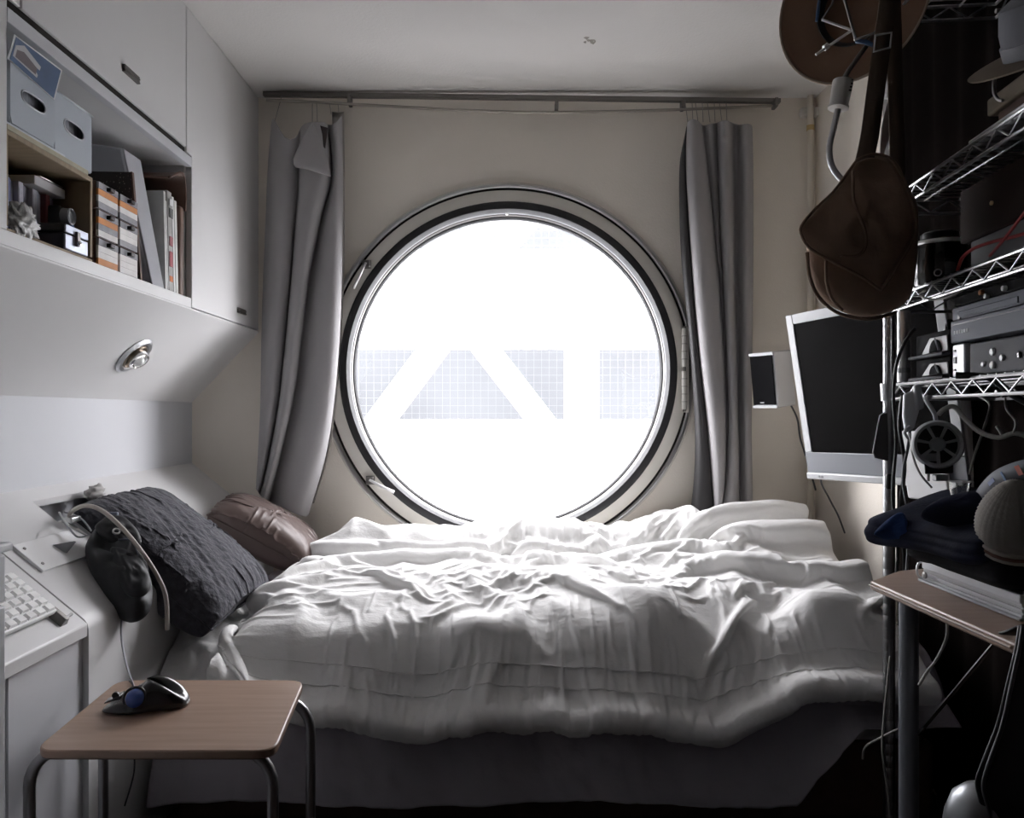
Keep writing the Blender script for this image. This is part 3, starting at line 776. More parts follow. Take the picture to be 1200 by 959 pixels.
# white under-sheet showing at the pillow end
rows = []
for j in range(50):
    y = 1.785 + .39 * j / 49
    r = []
    for i in range(46):
        x = -.812 + .30 * i / 45
        z = float(sheet_z(y)) + .022 + .014 * noise.noise(Vector((x * 13, y * 9, 3))) + .022 * abs(noise.noise(Vector((x * 24 + y * 10, y * 12, 7))))
        r.append((x, y, z))
    rows.append(r)
MB().grid(rows).build('under_sheet', M_SHEETW, bed, smooth='all', solid=.003)

# duvet: a cloth with spare width laid over its filling and let fall in folds
def spot(px, py, z):
    q = PZ(px, py, z); return q.x, q.y
BUMPS = []
def bump_px(px, py, z, ax, ay, h, rot=0):
    x, y = spot(px, py, z); BUMPS.append((x, y, ax, ay, h, math.radians(rot)))
bump_px(300, 760, .42, .10, .10, .03)
bump_px(700, 800, .40, .12, .06, .04)
bump_px(560, 800, .40, .05, .08, -.03)
bump_px(440, 690, .50, .16, .07, .020, 10)
bump_px(560, 735, .47, .10, .07, .038)
bump_px(390, 740, .47, .16, .07, .030)
bump_px(488, 775, .44, .030, .10, -.040, -10)
bump_px(640, 690, .50, .20, .05, .020, -12)
bump_px(735, 720, .48, .12, .09, .024)
bump_px(850, 760, .45, .035, .12, -.045, 30)
bump_px(905, 705, .50, .06, .05, -.028)
bump_px(975, 715, .50, .11, .08, .05)
bump_px(960, 640, .52, .20, .10, .05, -10)
bump_px(885, 660, .50, .05, .04, -.03)
bump_px(470, 650, .50, .16, .03, -.016)
bump_px(760, 670, .50, .18, .03, .014, -15)
NXH, NYH = 190, 120
hx0, hx1, hy0, hy1 = -.95, 1.25, 1.60, 2.80
gx = np.linspace(hx0, hx1, NXH); gy = np.linspace(hy0, hy1, NYH)
HX, HY = np.meshgrid(gx, gy)
base = np.full_like(HX, .487)
base += .055 * np.exp(-((HY - 2.2) / .25) ** 2) * 0.3
# bolster fold along the window
bw = np.clip((.62 - np.abs(HX - .06)) / .06, 0, 1)
roll_top = .598 + .012 * np.sin(HX * 9 + 1)
rr_ = np.clip(1 - ((HY - 2.575) / .115) ** 2, 0, 1) ** .5
base = np.where(rr_ > 0, np.maximum(base - .02, (.435 + (roll_top - .435) * rr_) * bw + (base + .05) * (1 - bw)), base)
base -= .055 * np.exp(-((HY - 2.432) / .028) ** 2) * bw
# raised right end
base += .115 * np.exp(-((HX - .80) / .26) ** 2 - ((HY - 2.45) / .25) ** 2)
for (bx, by, ax, ay, h, ro) in BUMPS:
    h *= 1.3; c, s = math.cos(ro), math.sin(ro)
    u = (HX - bx) * c + (HY - by) * s; v = -(HX - bx) * s + (HY - by) * c
    base += h * np.exp(-(u / ax) ** 2 - (v / ay) ** 2)
nz = np.array([[noise.noise(Vector((x * 4.2, y * 4.2, 2.3))) * .026 + (.022 - abs(noise.noise(Vector((x * 7 + y * 3, y * 6, 6.1)))) * .038) for x in gx] for y in gy])
base += nz
# rounded front: falls away from y = 2.02
e = np.clip((2.03 - HY) / .285, 0, 1.2)
front = .30 * (1 - np.sqrt(np.clip(1 - np.minimum(e, .999) ** 2, 0, 1)))
base = base - front
ff = 1.745 - .012 * np.sin(HX * 7) + .012 * np.clip((HX - .7) / .2, 0, 1)
base = np.where(HY < ff, -.2 + 0 * base, base)
# left end falls to the mattress
l = np.clip((-.565 - HX + (HY - 2.1) * .02) / .10, 0, 1.5)
base = base - (base - .41) * np.clip(l, 0, 1) ** 2
base = np.where(HX < -.67, np.minimum(base, .41), base)
gyb, gxb = np.gradient(base, gy, gx)
def HF(Q):
    fx = np.clip((Q[..., 0] - hx0) / (hx1 - hx0) * (NXH - 1), 0, NXH - 1.001); fy = np.clip((Q[..., 1] - hy0) / (hy1 - hy0) * (NYH - 1), 0, NYH - 1.001)
    i = fx.astype(int); j = fy.astype(int); a = fx - i; b = fy - j
    def S_(G): return G[j, i] * (1 - a) * (1 - b) + G[j, i + 1] * a * (1 - b) + G[j + 1, i] * (1 - a) * b + G[j + 1, i + 1] * a * b
    return S_(base), S_(gxb), S_(gyb)
def duvet_collide(Q):
    h, hx_, hy_ = HF(Q)
    hx_ = np.clip(hx_, -3, 3); hy_ = np.clip(hy_, -3, 3)
    d = h + .006 - Q[..., 2]
    # only the filling above the hanging part pushes: keep clear of the bed front by y
    hit = d > 0
    inv = 1 / (1 + hx_ ** 2 + hy_ ** 2)
    k = np.where(hit, d, 0) * inv
    k = np.minimum(k, .03)
    Q[..., 0] -= hx_ * k; Q[..., 1] -= hy_ * k; Q[..., 2] += k
    # never inside the mattress: pushed out along the rounded front of the sheet
    low = (Q[..., 2] < sheet_z(Q[..., 1]) + .014) & (Q[..., 1] > 1.735)
    dz_ = np.where(low, sheet_z(Q[..., 1]) + .014 - Q[..., 2], 0)
    steep = np.clip((1.95 - Q[..., 1]) / .15, 0, 1)
    Q[..., 1] -= np.minimum(dz_ * .5, .02) * steep; Q[..., 2] += np.minimum(dz_, .03) * (1 - .75 * steep)
    Q[..., 1] = np.minimum(Q[..., 1], 2.728)
    Q[..., 0] = np.minimum(Q[..., 0], 1.085)
    Q[..., 2] = np.maximum(Q[..., 2], .05)
    return Q, hit | low
NU, NV = 230, 170
GROW = (1.17, 1.22)
# start the cloth lying on the filling, following it front to back, with a little noise so that it buckles
us = np.linspace(-.665, .955, NU)
ys = []
prof_y = np.linspace(2.722, 1.778, 400)
hc = HF(np.stack([np.full(400, .05), prof_y, np.zeros(400)], -1))[0]
arc = np.concatenate([[0], np.cumsum(np.hypot(np.diff(prof_y), np.diff(hc)))])
tot = arc[-1] + .085
Q0 = np.zeros((NV, NU, 3))
for i, x in enumerate(us):
    hcx = HF(np.stack([np.full(400, x), prof_y, np.zeros(400)], -1))[0]
    ar = np.concatenate([[0], np.cumsum(np.hypot(np.diff(prof_y), np.diff(hcx)))])
    drop = .07 - .085 * min(1, max(0, (x - .45) / .25)) - .02 * min(1, max(0, (-.2 - x) / .3))
    T = ar[-1] + drop
    s = np.linspace(0, T, NV)
    yy = np.interp(s, ar, prof_y); zz2 = np.interp(s, ar, hcx)
    over = np.clip(s - ar[-1], 0, None)
    Q0[:, i, 0] = x; Q0[:, i, 1] = yy - np.where(over > 0, .02, 0); Q0[:, i, 2] = zz2 + .014 - over
rs = np.random.RandomState(5)
low = rs.normal(size=(NV // 8 + 2, NU // 8 + 2))
def up(a, k=8):
    b = np.kron(a, np.ones((k, k)))[:NV, :NU]
    for _ in range(14):
        b = (b + np.roll(b, 1, 0) + np.roll(b, -1, 0) + np.roll(b, 1, 1) + np.roll(b, -1, 1)) / 5
    return b
Q0[..., 2] += .016 * up(low) + .010
Q0[..., 1] += .012 * up(rs.normal(size=(NV // 8 + 2, NU // 8 + 2)))
dU = 1.62 / (NU - 1)
dV = tot / (NV - 1)
fx = np.zeros((NV, NU), bool); fx[-1] = True; fx[0] = True; fx[:, 0] = True
QD = fold_cloth(Q0, dU, dV, GROW, duvet_collide, steps=50, iters=12, g=-1.0, bend=.03, comp=1.0, fric=.85, wide=.09, wn=7, wr=.87, fixed=fx)
dv = thing('duvet', (0.1, 2.25, .45), 'rumpled white duvet spread over the bed, folded up along the window', 'duvet')
v_ = [tuple(p) for p in QD.reshape(-1, 3)]
mb = MB().add(v_, [(j * NU + i, j * NU + i + 1, (j + 1) * NU + i + 1, (j + 1) * NU + i) for j in range(NV - 1) for i in range(NU - 1)])
mb.build('cover', M_SHEETW, dv, smooth='all', sub=1, solid=.012, offset=-1)
for j in (NV - 20, NV - 25):
    MB().tube([Vector(QD[j, i]) + Vector((0, -.0012, .0006)) for i in range(2, NU - 2, 2)], .0016, 5).build('hem_seam', M_SHEETW, dv, smooth='all')
# ------------------------------------------------------------------ pillows
def pillow(name, M, L, W, T, m, label, seed, grow=1.07, e=.35, nu=64, nv=56, wrink=.0):
    u = np.linspace(-1, 1, nu); v = np.linspace(-1, 1, nv); U, V = np.meshgrid(u, v)
    rs = np.random.RandomState(seed)
    def shape(X, Y):
        a = np.clip(np.abs(X) * 2 / L, 0, 1); b = np.clip(np.abs(Y) * 2 / W, 0, 1)
        return T / 2 * (np.clip(1 - a ** 3, 0, 1) ** e) * (np.clip(1 - b ** 3, 0, 1) ** e)
    pinch = 1 - .06 * (1 - U ** 2) * 0
    X0 = U * L / 2 * (1 - .05 * (1 - np.abs(V)) * np.abs(U) ** 3); Y0 = V * W / 2 * (1 - .05 * (1 - np.abs(U)) * np.abs(V) ** 3)
    def coll(Q):
        h = shape(Q[..., 0], Q[..., 1]); hit = Q[..., 2] < h
        Q[..., 2] = np.where(hit, h, Q[..., 2]); return Q, hit
    Q = np.stack([X0, Y0, shape(X0, Y0) + .002], -1)
    fx = np.zeros(Q.shape[:2], bool); fx[0] = fx[-1] = True; fx[:, 0] = fx[:, -1] = True
    Q[fx, 2] = 0
    arcu = max(L / (nu - 1), np.sqrt((np.diff(Q[nv // 2], axis=0) ** 2).sum(-1)).mean()); arcv = max(W / (nv - 1), np.sqrt((np.diff(Q[:, nu // 2], axis=0) ** 2).sum(-1)).mean())
    Q = fold_cloth(Q, arcu, arcv, grow, coll, steps=26, iters=8, g=-1.5, bend=.06, comp=.8, fixed=fx)
    # creases running mostly along the length, fading out at the seam
    fade = (1 - np.abs(U) ** 6) * (1 - np.abs(V) ** 6)
    wz = np.array([[(.30 - abs(noise.noise(Vector((Q[j, i, 0] * 7 + seed, Q[j, i, 1] * 34 + Q[j, i, 0] * 16, seed)))) * 1.1) + .5 * (.25 - abs(noise.noise(Vector((Q[j, i, 0] * 22, Q[j, i, 1] * 60, seed + 4))))) + 1.1 * noise.noise(Vector((Q[j, i, 0] * 6, Q[j, i, 1] * 7, seed + 9))) for i in range(nu)] for j in range(nv)])
    Q[..., 2] += wrink * wz * fade
    t = np.stack([X0, Y0, -shape(X0, Y0)], -1); t[fx] = Q[fx]
    vs = [tuple(p) for p in Q.reshape(-1, 3)] + [tuple(p) for p in t.reshape(-1, 3)]
    k = nu * nv
    fs = [(j * nu + i, j * nu + i + 1, (j + 1) * nu + i + 1, (j + 1) * nu + i) for j in range(nv - 1) for i in range(nu - 1)]
    fs += [tuple(k + q for q in f[::-1]) for f in fs]
    o = thing(name, (0, 0, 0), label, 'pillow', M=M)
    b = MB().add(vs, fs); c = b.build('cover', m, o, smooth='all', world=False, sub=1)
    bm = bmesh.new(); bm.from_mesh(c.data); bmesh.ops.remove_doubles(bm, verts=bm.verts, dist=1e-5); bm.to_mesh(c.data); bm.free()
    ed = [Vector(Q[0, i]) for i in range(nu)] + [Vector(Q[j, -1]) for j in range(1, nv)] + [Vector(Q[-1, i]) for i in range(nu - 2, -1, -1)] + [Vector(Q[j, 0]) for j in range(nv - 2, 0, -1)]
    MB().tube(ed[::2], .003, 6, closed=True).build('seam', m, o, smooth='all', world=False)
    return o
M_DLIN = mat('charcoal_linen', (0.058, 0.058, 0.068), 0.85, sheen=.12, bump=.8, bscale=55, bdist=.010, var=.25, vscale=60)
M_BSAT = mat('brown_satin', (0.10, 0.068, 0.060), 0.45, sheen=.05, bump=.15, bscale=30, bdist=.004)
wv = Vector((.63, 0, .777))
pillow('pillow', frame_m(Vector((-.815, 2.02, .655)) - wv * .062 + wv * .0, (.777, 0, -.63), (0, 1, 0)), .43, .41, .165, M_DLIN, 'large rumpled charcoal linen pillow leaning on the slanted console', 4, grow=1.012, e=.24, wrink=.0075, nu=90, nv=80)
pillow('pillow', frame_m(Vector((-.765, 2.49, .60)), (.86, .12, -.50), (-.1, 1, .12)), .34, .24, .15, M_BSAT, 'small brown satin pillow behind the charcoal one, below the left curtain', 9, grow=1.0, e=.4, wrink=.003)

# ------------------------------------------------------------------ curtains
def loft(cols, rows_y, sub=6):
    """cols: (list of px, depth, top offset, bottom offset); returns rows of world points"""
    rows = []
    nR = len(rows_y)
    cps = []
    for c in cols:
        xs, d = c[0], c[1]; to = c[2] if len(c) > 2 else 0; bo = c[3] if len(c) > 3 else 0
        pts = []
        for i, (x, y) in enumerate(zip(xs, rows_y)):
            if i == 0: y += to
            if i == nR - 1: y += bo
            dd = d[i] if isinstance(d, (list, tuple)) else d
            pts.append(P(x, y, dd))
        cps.append(spline(pts, sub))
    for j in range(len(cps[0])):
        rows.append([c[j] for c in cps])
    return rows
M_CURT = mat('grey_curtain_cloth', (0.36, 0.35, 0.355), 0.75, sheen=.15, bump=.12, bscale=160, var=.04, vscale=4)
M_CURTL = mat('sheer_grey_cloth', (0.33, 0.31, 0.29), 0.8)
ry = [146, 205, 260, 330, 400, 470, 535, 590]
lc_ = [([318, 313, 311, 308, 306, 305, 302, 300], 2.71, -6, -16), ([321, 318, 316, 313, 311, 308, 304, 300], 2.645, -10, -16), ([334, 332, 331, 328, 322, 317, 309, 302], 2.62, 20, -14),
       ([347, 346, 343, 339, 332, 325, 313, 303], 2.622, 17, -12), ([351, 350, 346, 341, 335, 327, 315, 304], 2.71, 6, -10),
       ([355, 352, 347, 341, 334, 327, 316, 306], 2.615, -2, -8), ([371, 372, 364, 354, 344, 336, 322, 309], 2.59, -4, -6), ([382, 387, 373, 359, 350, 341, 326, 313], 2.615, -3, -4),
       ([384, 389, 376, 362, 354, 344, 329, 316], 2.72, 0, -2), ([386, 390, 377, 364, 356, 346, 331, 318], 2.665, 0, 0), ([390, 392, 386, 378, 372, 364, 350, 333], 2.625, 0, 6),
       ([396, 397, 396, 394, 391, 386, 374, 348], 2.62, -4, 14), ([401, 402, 402, 401, 398, 392, 382, 361], 2.67, -14, 18)]
lcu = thing('curtain', P(350, 140, 2.66), 'long grey curtain gathered and knotted at the left of the round window', 'curtain')
MB().grid(loft(lc_, ry)).build('cloth', M_CURT, lcu, smooth='all', solid=.002, sub=1)
# the turned-down corner at its top
tri = [P(363, 141, 2.56), P(345, 188, 2.565), P(347, 195, 2.57), P(388, 206, 2.555), P(376, 170, 2.57)]
rows = []
for j in range(7):
    t = j / 6
    a = spline([P(366, 143, 2.585), P(354, 165, 2.57), P(344, 187, 2.572), P(347, 196, 2.585)], 2)[j] ; b = spline([P(366, 143, 2.585), P(374, 162, 2.585), P(383, 186, 2.575), P(388, 207, 2.57)], 2)[j]
    rows.append([a.lerp(b, k / 5) + Vector((0, -.012 * math.sin(math.pi * k / 5) * t, 0)) for k in range(6)])
MB().grid(rows).build('folded_corner', M_CURT, lcu, smooth='all', solid=.006)
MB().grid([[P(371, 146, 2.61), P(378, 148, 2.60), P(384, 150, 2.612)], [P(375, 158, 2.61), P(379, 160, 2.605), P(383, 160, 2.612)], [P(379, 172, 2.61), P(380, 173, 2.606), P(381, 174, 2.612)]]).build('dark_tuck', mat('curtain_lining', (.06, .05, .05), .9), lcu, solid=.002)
MB().grid(loft([([389, 392, 393, 394, 393, 390, 382, 366], 2.735, -15, 0), ([397, 398, 398, 398, 396, 392, 383, 367], 2.728, -14, 0), ([403, 404, 404, 403, 400, 394, 385, 368], 2.735, -15, 0)], ry[:]))\
    .build('lining_edge', M_CURTL, lcu, smooth='all', solid=.0015)
for px0, py0, px1, py1 in ((366, 127, 366, 142), (371, 127, 372, 145), (386, 126, 388, 134), (396, 126, 397, 132), (330, 119, 322, 142)):
    MB().tube([P(px0, py0 - 6, 2.66), P(px1, py1, 2.645)], .0011, 5).build('hook_thread', M_CURTL, lcu)
ry = [142, 200, 300, 400, 500, 560, 603]
rc_ = [([803, 796, 798, 809, 815, 814, 811], 2.715, 20, 2), ([804, 799, 803, 813, 820, 822, 820], [2.69, 2.66, 2.655, 2.66, 2.67, 2.67, 2.67], 12, 0), ([805, 803, 808, 817, 827, 833, 836], 2.715, 6, 0),
       ([805, 805, 811, 819, 831, 836, 838], 2.615, 0, 0), ([812, 814, 822, 831, 841, 845, 843], 2.59, -4, 0), ([820, 827, 838, 847, 850, 849, 845], 2.61, 0, -2),
       ([823, 830, 841, 849, 852, 851, 846], 2.715, 6, -2), ([829, 833, 842, 849, 853, 851, 847], 2.64, 4, -2), ([837, 839, 844, 850, 853, 852, 848], 2.645, 2, -2), ([840, 841, 845, 851, 854, 853, 848], 2.72, 2, -3),
       ([843, 844, 847, 851, 854, 850, 843], 2.63, 0, -6), ([850, 850, 853, 857, 860, 859, 855], 2.61, -2, -6), ([855, 856, 858, 861, 864, 865, 864], 2.63, 0, -8), ([858, 859, 860, 862, 865, 866, 866], 2.725, 2, -8),
       ([865, 866, 866, 867, 867, 868, 869], 2.715, 4, -10), ([869, 870, 870, 871, 872, 873, 874], 2.66, 4, -12), ([876, 877, 877, 877, 877, 878, 879], 2.65, 2, -14), ([882, 883, 883, 882, 881, 882, 882], 2.70, 4, -14)]
rc_ = rc_[2:]
rcu = thing('curtain', P(840, 140, 2.66), 'long grey curtain hanging in narrow folds at the right of the round window', 'curtain')
MB().grid(loft(rc_, ry)).build('cloth', M_CURT, rcu, smooth='all', solid=.002, sub=1)
shade_cols = [([803, 796, 798, 808, 814, 813, 808], 2.70, 18, 2), ([803, 797, 800, 810, 817, 817, 812], 2.655, 14, 1), ([804, 801, 805, 813, 823, 826, 824], 2.645, 8, 0), ([805, 804, 810, 818, 829, 834, 838], 2.66, 4, 0)]  # the curtain's shaded left fold, put in as a strip of dark colour
MB().grid(loft(shade_cols, ry)).build('shaded_fold', mat('shaded_fold_cloth', (.055, .053, .055), .7), rcu, smooth='all', solid=.002, sub=1)
for i, px in enumerate((806, 812, 818, 824, 832, 838, 846, 852)):
    MB().tube([P(px - 3 + 2 * (i % 2), 120, 2.655), P(px, 143, 2.635)], .0012, 5).build('hook_thread', M_CURTL, rcu)

# ------------------------------------------------------------------ pouch, cords and hose on the console
def pad(outline, T, nrm, m, name, parent=None, rings=10, e=.55, seed=1, amp=.006, fr=14, back=1.0, sub=1, center=None, ridge=0.0):
    """soft cushion-like solid from a closed outline"""
    n = len(outline); c = Vector(center) if center else sum((Vector(p) for p in outline), Vector()) / n
    nrm = Vector(nrm).normalized(); vs = []; fs = []
    def layer(s):
        ids = []
        for r in range(rings):
            k = r / rings if r else 0
            q = 1 - k
            for p in outline:
                b = c + (Vector(p) - c) * q
                h = T / 2 * (max(0, 1 - q ** 2.6)) ** e * (s if s > 0 else s * back)
                w = noise.noise(b * fr + Vector((seed, 0, seed))) * amp + noise.noise(b * fr * 2.3 + Vector((0, seed, 0))) * amp * .6
                w += ridge * (.35 - abs(noise.noise(b * fr * .9 + Vector((seed, seed, 3)))) * 2.2)
                vs.append(b + nrm * (h + w * (1 - q ** 6)))
        vs.append(c + nrm * (T / 2 * (s if s > 0 else s * back)))
    layer(1); k1 = len(vs); layer(-1)
    for base in (0, k1):
        for r in range(rings - 1):
            for i in range(n):
                j = (i + 1) % n
                fs.append((base + r * n + i, base + r * n + j, base + (r + 1) * n + j, base + (r + 1) * n + i))
        for i in range(n): fs.append((base + (rings - 1) * n + i, base + (rings - 1) * n + (i + 1) % n, base + rings * n))
    o = MB().add(vs, fs).build(name, m, parent, smooth='all', sub=sub)
    bm = bmesh.new(); bm.from_mesh(o.data); bmesh.ops.remove_doubles(bm, verts=bm.verts, dist=1e-5); bmesh.ops.recalc_face_normals(bm, faces=bm.faces); bm.to_mesh(o.data); bm.free()
    return o
M_NYL = mat('black_nylon', (0.010, 0.011, 0.014), 0.6, bump=.2, bscale=40, bdist=.004)
pts = [(98, 640), (106, 624), (120, 613), (138, 614), (152, 622), (163, 640), (171, 664), (178, 685), (180, 706), (174, 722), (158, 729), (143, 722), (128, 706), (112, 680), (102, 660)]
pn = Vector((.45, -.5, .75)).normalized()
pc_ = slant(140, 665, .075)
outl = []
for x, y in pts:
    r = P(x, y, 1.0) - Vector((0, 0, CAM_Z)); o0 = Vector((0, 0, CAM_Z))
    t = (pc_ - o0).dot(pn) / r.dot(pn); outl.append(o0 + r * t)
po = thing('pouch', pc_, 'black nylon pouch hanging beside the charcoal pillow on the console', 'pouch')
pad(spline(outl + [outl[0]], 3)[:-1], .085, pn, M_NYL, 'body', po, seed=3, amp=.010, fr=26, ridge=.016, e=.4)
def onp(px, py, lift):
    r = P(px, py, 1.0) - Vector((0, 0, CAM_Z)); o0 = Vector((0, 0, CAM_Z)); return o0 + r * ((pc_ - o0).dot(pn) / r.dot(pn)) + pn * lift
fl0 = [onp(x, y, .034) for x, y in ((124, 652), (142, 656), (160, 664), (172, 688), (170, 708), (150, 712), (134, 692))]
pad(spline(fl0 + [fl0[0]], 3)[:-1], .030, pn, M_NYL, 'pocket', po, seed=6, amp=.004, fr=40, ridge=.006, e=.35)
fl1 = [onp(x, y, .030) for x, y in ((106, 628), (122, 616), (140, 617), (156, 630), (164, 648), (148, 650), (124, 646))]
pad(spline(fl1 + [fl1[0]], 3)[:-1], .030, pn, M_NYL, 'top_flap', po, seed=8, amp=.004, fr=40, ridge=.006, e=.35)
MB().tube(spline([onp(120, 616, .02), onp(134, 618, .03), onp(148, 628, .034), onp(160, 644, .026)], 6), .006, 8).build('top_seam', M_NYL, po, smooth='all')
MB().tube(spline([onp(134, 648, .044), onp(150, 650, .046), onp(157, 668, .044), onp(163, 700, .034)], 6), .0022, 6).build('strap_cord', mat('cord_slate', (.08, .09, .12), .6), po, smooth='all')
MB().lathe([(.0055, -.002), (.0085, -.002), (.0085, .002), (.0055, .002)], onp(131, 641, .052), pn, 20, closed=True).build('eyelet', M_STEEL, po, smooth=True)
MB().box(onp(128, 615, .034) - Vector((.014, .005, .006)), onp(128, 615, .034) + Vector((.014, .005, .006))).build('label_tab', mat('slate_tab', (.10, .12, .16), .5), po, bevel=.003)
M_HOSE = mat('beige_hose', (.48, .44, .40), .5)
cable('hose', [P(80, 612, 1.80), P(84, 600, 1.78), P(100, 593, 1.74), P(120, 599, 1.72), P(146, 622, 1.71), P(172, 655, 1.715), P(189, 684, 1.735), P(195, 705, 1.745), P(196, 738, 1.76)], .0050, M_HOSE, 'thick beige hose arching over the black pouch into the console opening', 'hose', n=10)
cable('cord', [P(143, 722, 1.66), P(142, 745, 1.62), P(147, 775, 1.52), P(154, 797, 1.44), PZ(160, 815, .458)], .002, M_GREYP, 'thin grey cord running from the trackball up to the black pouch', 'cord')
gc = thing('cable_clip', slant(78, 622), 'steel cable clip with looped wires on the edge of the console opening', 'clip')
MB().box(slant(78, 616, .018) - Vector((.012, .02, .006)), slant(78, 616, .018) + Vector((.012, .02, .006))).build('body', M_STEEL, gc, bevel=.002)
for k, (a, b, c) in enumerate((((63, 609), (72, 628), (93, 640)), ((68, 608), (85, 618), (97, 634)), ((70, 622), (80, 640), (90, 641)))):
    MB().tube(spline([slant(*a, .02), slant(*b, .028), slant(*c, .03)], 6), .0022, 6).build('wire', M_GREYP if k else M_STEEL, gc, smooth='all')
ti = thing('tissue', slant(107, 588), 'crumpled grey tissue sticking out of the console opening', 'tissue')
blob(slant(106, 585, .02), (.018, .03, .018), 1.3, .5, 2.5, 20, 14).build('paper', mat('tissue_grey', (.45, .44, .43), .9), ti, smooth='all')
# ------------------------------------------------------------------ wire rack along the right wall
RO = Vector((.848, 1.70, 0)); RU = Vector((-.095, -.9955, 0)); RW = Vector((.9955, -.095, 0)); RD = .222
def rk(a, b, z): return RO + RU * a + RW * b + Vector((0, 0, z))
def ra(px, b):
    k = (px - VPX) / FPX
    return (k * (1.70 - .095 * b) - .848 - .9955 * b) / (.9955 * k - .095)
def rz(px, py, b):
    Y = 1.70 - .9955 * ra(px, b) - .095 * b
    return CAM_Z - (py - VPY) * Y / FPX
def rp(px, py, b):
    return rk(ra(px, b), b, rz(px, py, b))
def rbox(a0, a1, b0, b1, z0, z1):
    return MB().hexa([rk(a0, b0, z0), rk(a1, b0, z0), rk(a1, b1, z0), rk(a0, b1, z0)], [rk(a0, b0, z1), rk(a1, b0, z1), rk(a1, b1, z1), rk(a0, b1, z1)])
M_WIRE = mat('wire_chrome', (0.42, 0.42, 0.43), 0.28, 1.0)
rack = thing('wire_rack', (RO.x, RO.y, 0), 'tall chrome wire shelving rack along the right wall, loaded with gear', 'rack')
RL = .92
for a, b in ((0, 0), (RL, 0)):
    prof_ = [(.0125, .02)]
    z = .05
    while z < 2.02:
        prof_ += [(.0125, z), (.0121, z + .0015), (.0121, z + .0035), (.0125, z + .005)]
        z += .0255
    prof_ += [(.0125, 2.03), (.008, 2.035)]
    ps = MB().lathe(prof_, rk(a, b, 0), (0, 0, 1), 16).build('post', M_WIRE, rack, smooth=True)
    MB().lathe([(.016, 0), (.016, .012), (.008, .022)], rk(a, b, 0), (0, 0, 1), 14).build('foot', M_BLACKP, ps, smooth=True)
for sz_ in (1.870, 1.448, 1.233, 1.042):
    sh = MB()
    for zz1 in (sz_, sz_ - .030):
        sh.tube([rk(0, 0, zz1), rk(RL, 0, zz1)], .0034, 8).tube([rk(0, RD, zz1), rk(RL, RD, zz1)], .0034, 8)
        sh.tube([rk(0, 0, zz1), rk(0, RD, zz1)], .0034, 8).tube([rk(RL, 0, zz1), rk(RL, RD, zz1)], .0034, 8)
    for a in (0, RL):
        sh.lathe([(.0165, 0), (.0185, .038)], rk(a, 0, sz_ - .034), (0, 0, 1), 14)
        sh.tube([rk(a, RD, sz_ - .015), rk(a, RD + .016, sz_ - .015)], .005, 8)
    s_o = sh.build('shelf', M_WIRE, rack, smooth=True)
    tz = MB()
    for b in (0, RD):
        zig = [rk(.02 + k * .038, b, sz_ - (.003 if k % 2 else .027)) for k in range(int((RL - .04) / .038) + 1)]
        tz.tube(zig, .0019, 6)
    zig = [rk(0, .012 + k * .038, sz_ - (.003 if k % 2 else .027)) for k in range(6)]
    tz.tube(zig, .0019, 6)
    tz.build('truss', M_WIRE, s_o, smooth='all')
    w_ = MB()
    k = 0
    for i in range(int(RL / .026)):
        w_.tube([rk(.02 + i * .026, 0, sz_ + .0035), rk(.02 + i * .026, RD, sz_ + .0035)], .0016, 6)
    for b in (RD * .33, RD * .66):
        w_.tube([rk(0, b, sz_ - .001), rk(RL, b, sz_ - .001)], .0022, 6)
    wo = w_.build('wire_grid', M_WIRE, s_o, smooth=True); wo['kind'] = 'stuff'

# dark cloth behind the rack, its unseen near part added to absorb bounce light
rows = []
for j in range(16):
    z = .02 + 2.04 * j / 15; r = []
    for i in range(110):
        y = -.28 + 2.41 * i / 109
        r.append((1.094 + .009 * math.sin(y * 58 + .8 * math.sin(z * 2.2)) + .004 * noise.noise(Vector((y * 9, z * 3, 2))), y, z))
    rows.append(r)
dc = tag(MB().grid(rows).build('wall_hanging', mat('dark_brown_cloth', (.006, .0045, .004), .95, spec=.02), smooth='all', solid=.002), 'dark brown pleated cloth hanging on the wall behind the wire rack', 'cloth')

# ------------------------------------------------------------------ things on the shelves
M_GEAR = mat('slate_gear', (.030, .031, .037), .6, spec=.15); M_GEARL = mat('grey_blue_gear', (.12, .127, .15), .6, spec=.15)
def rthing(name, px, py, b, label, cat, group=None):
    return thing(name, rp(px, py, b), label, cat, group)
S3, S2, S1 = 1.042 + .0055, 1.233 + .0055, 1.448 + .0055
def face(o, name, pxs, py0, py1, m, b=.02, d=.003, bevel=.001):
    """small plate on a device's front at depth b, between two photo columns and heights of its left edge"""
    a0, a1 = ra(pxs[0], b), ra(pxs[1], b)
    z0, z1 = rz(pxs[0], py1, b), rz(pxs[0], py0, b)
    return rbox(a0, a1, b - d, b + .001, z0, z1).build(name, m, o, bevel=bevel)
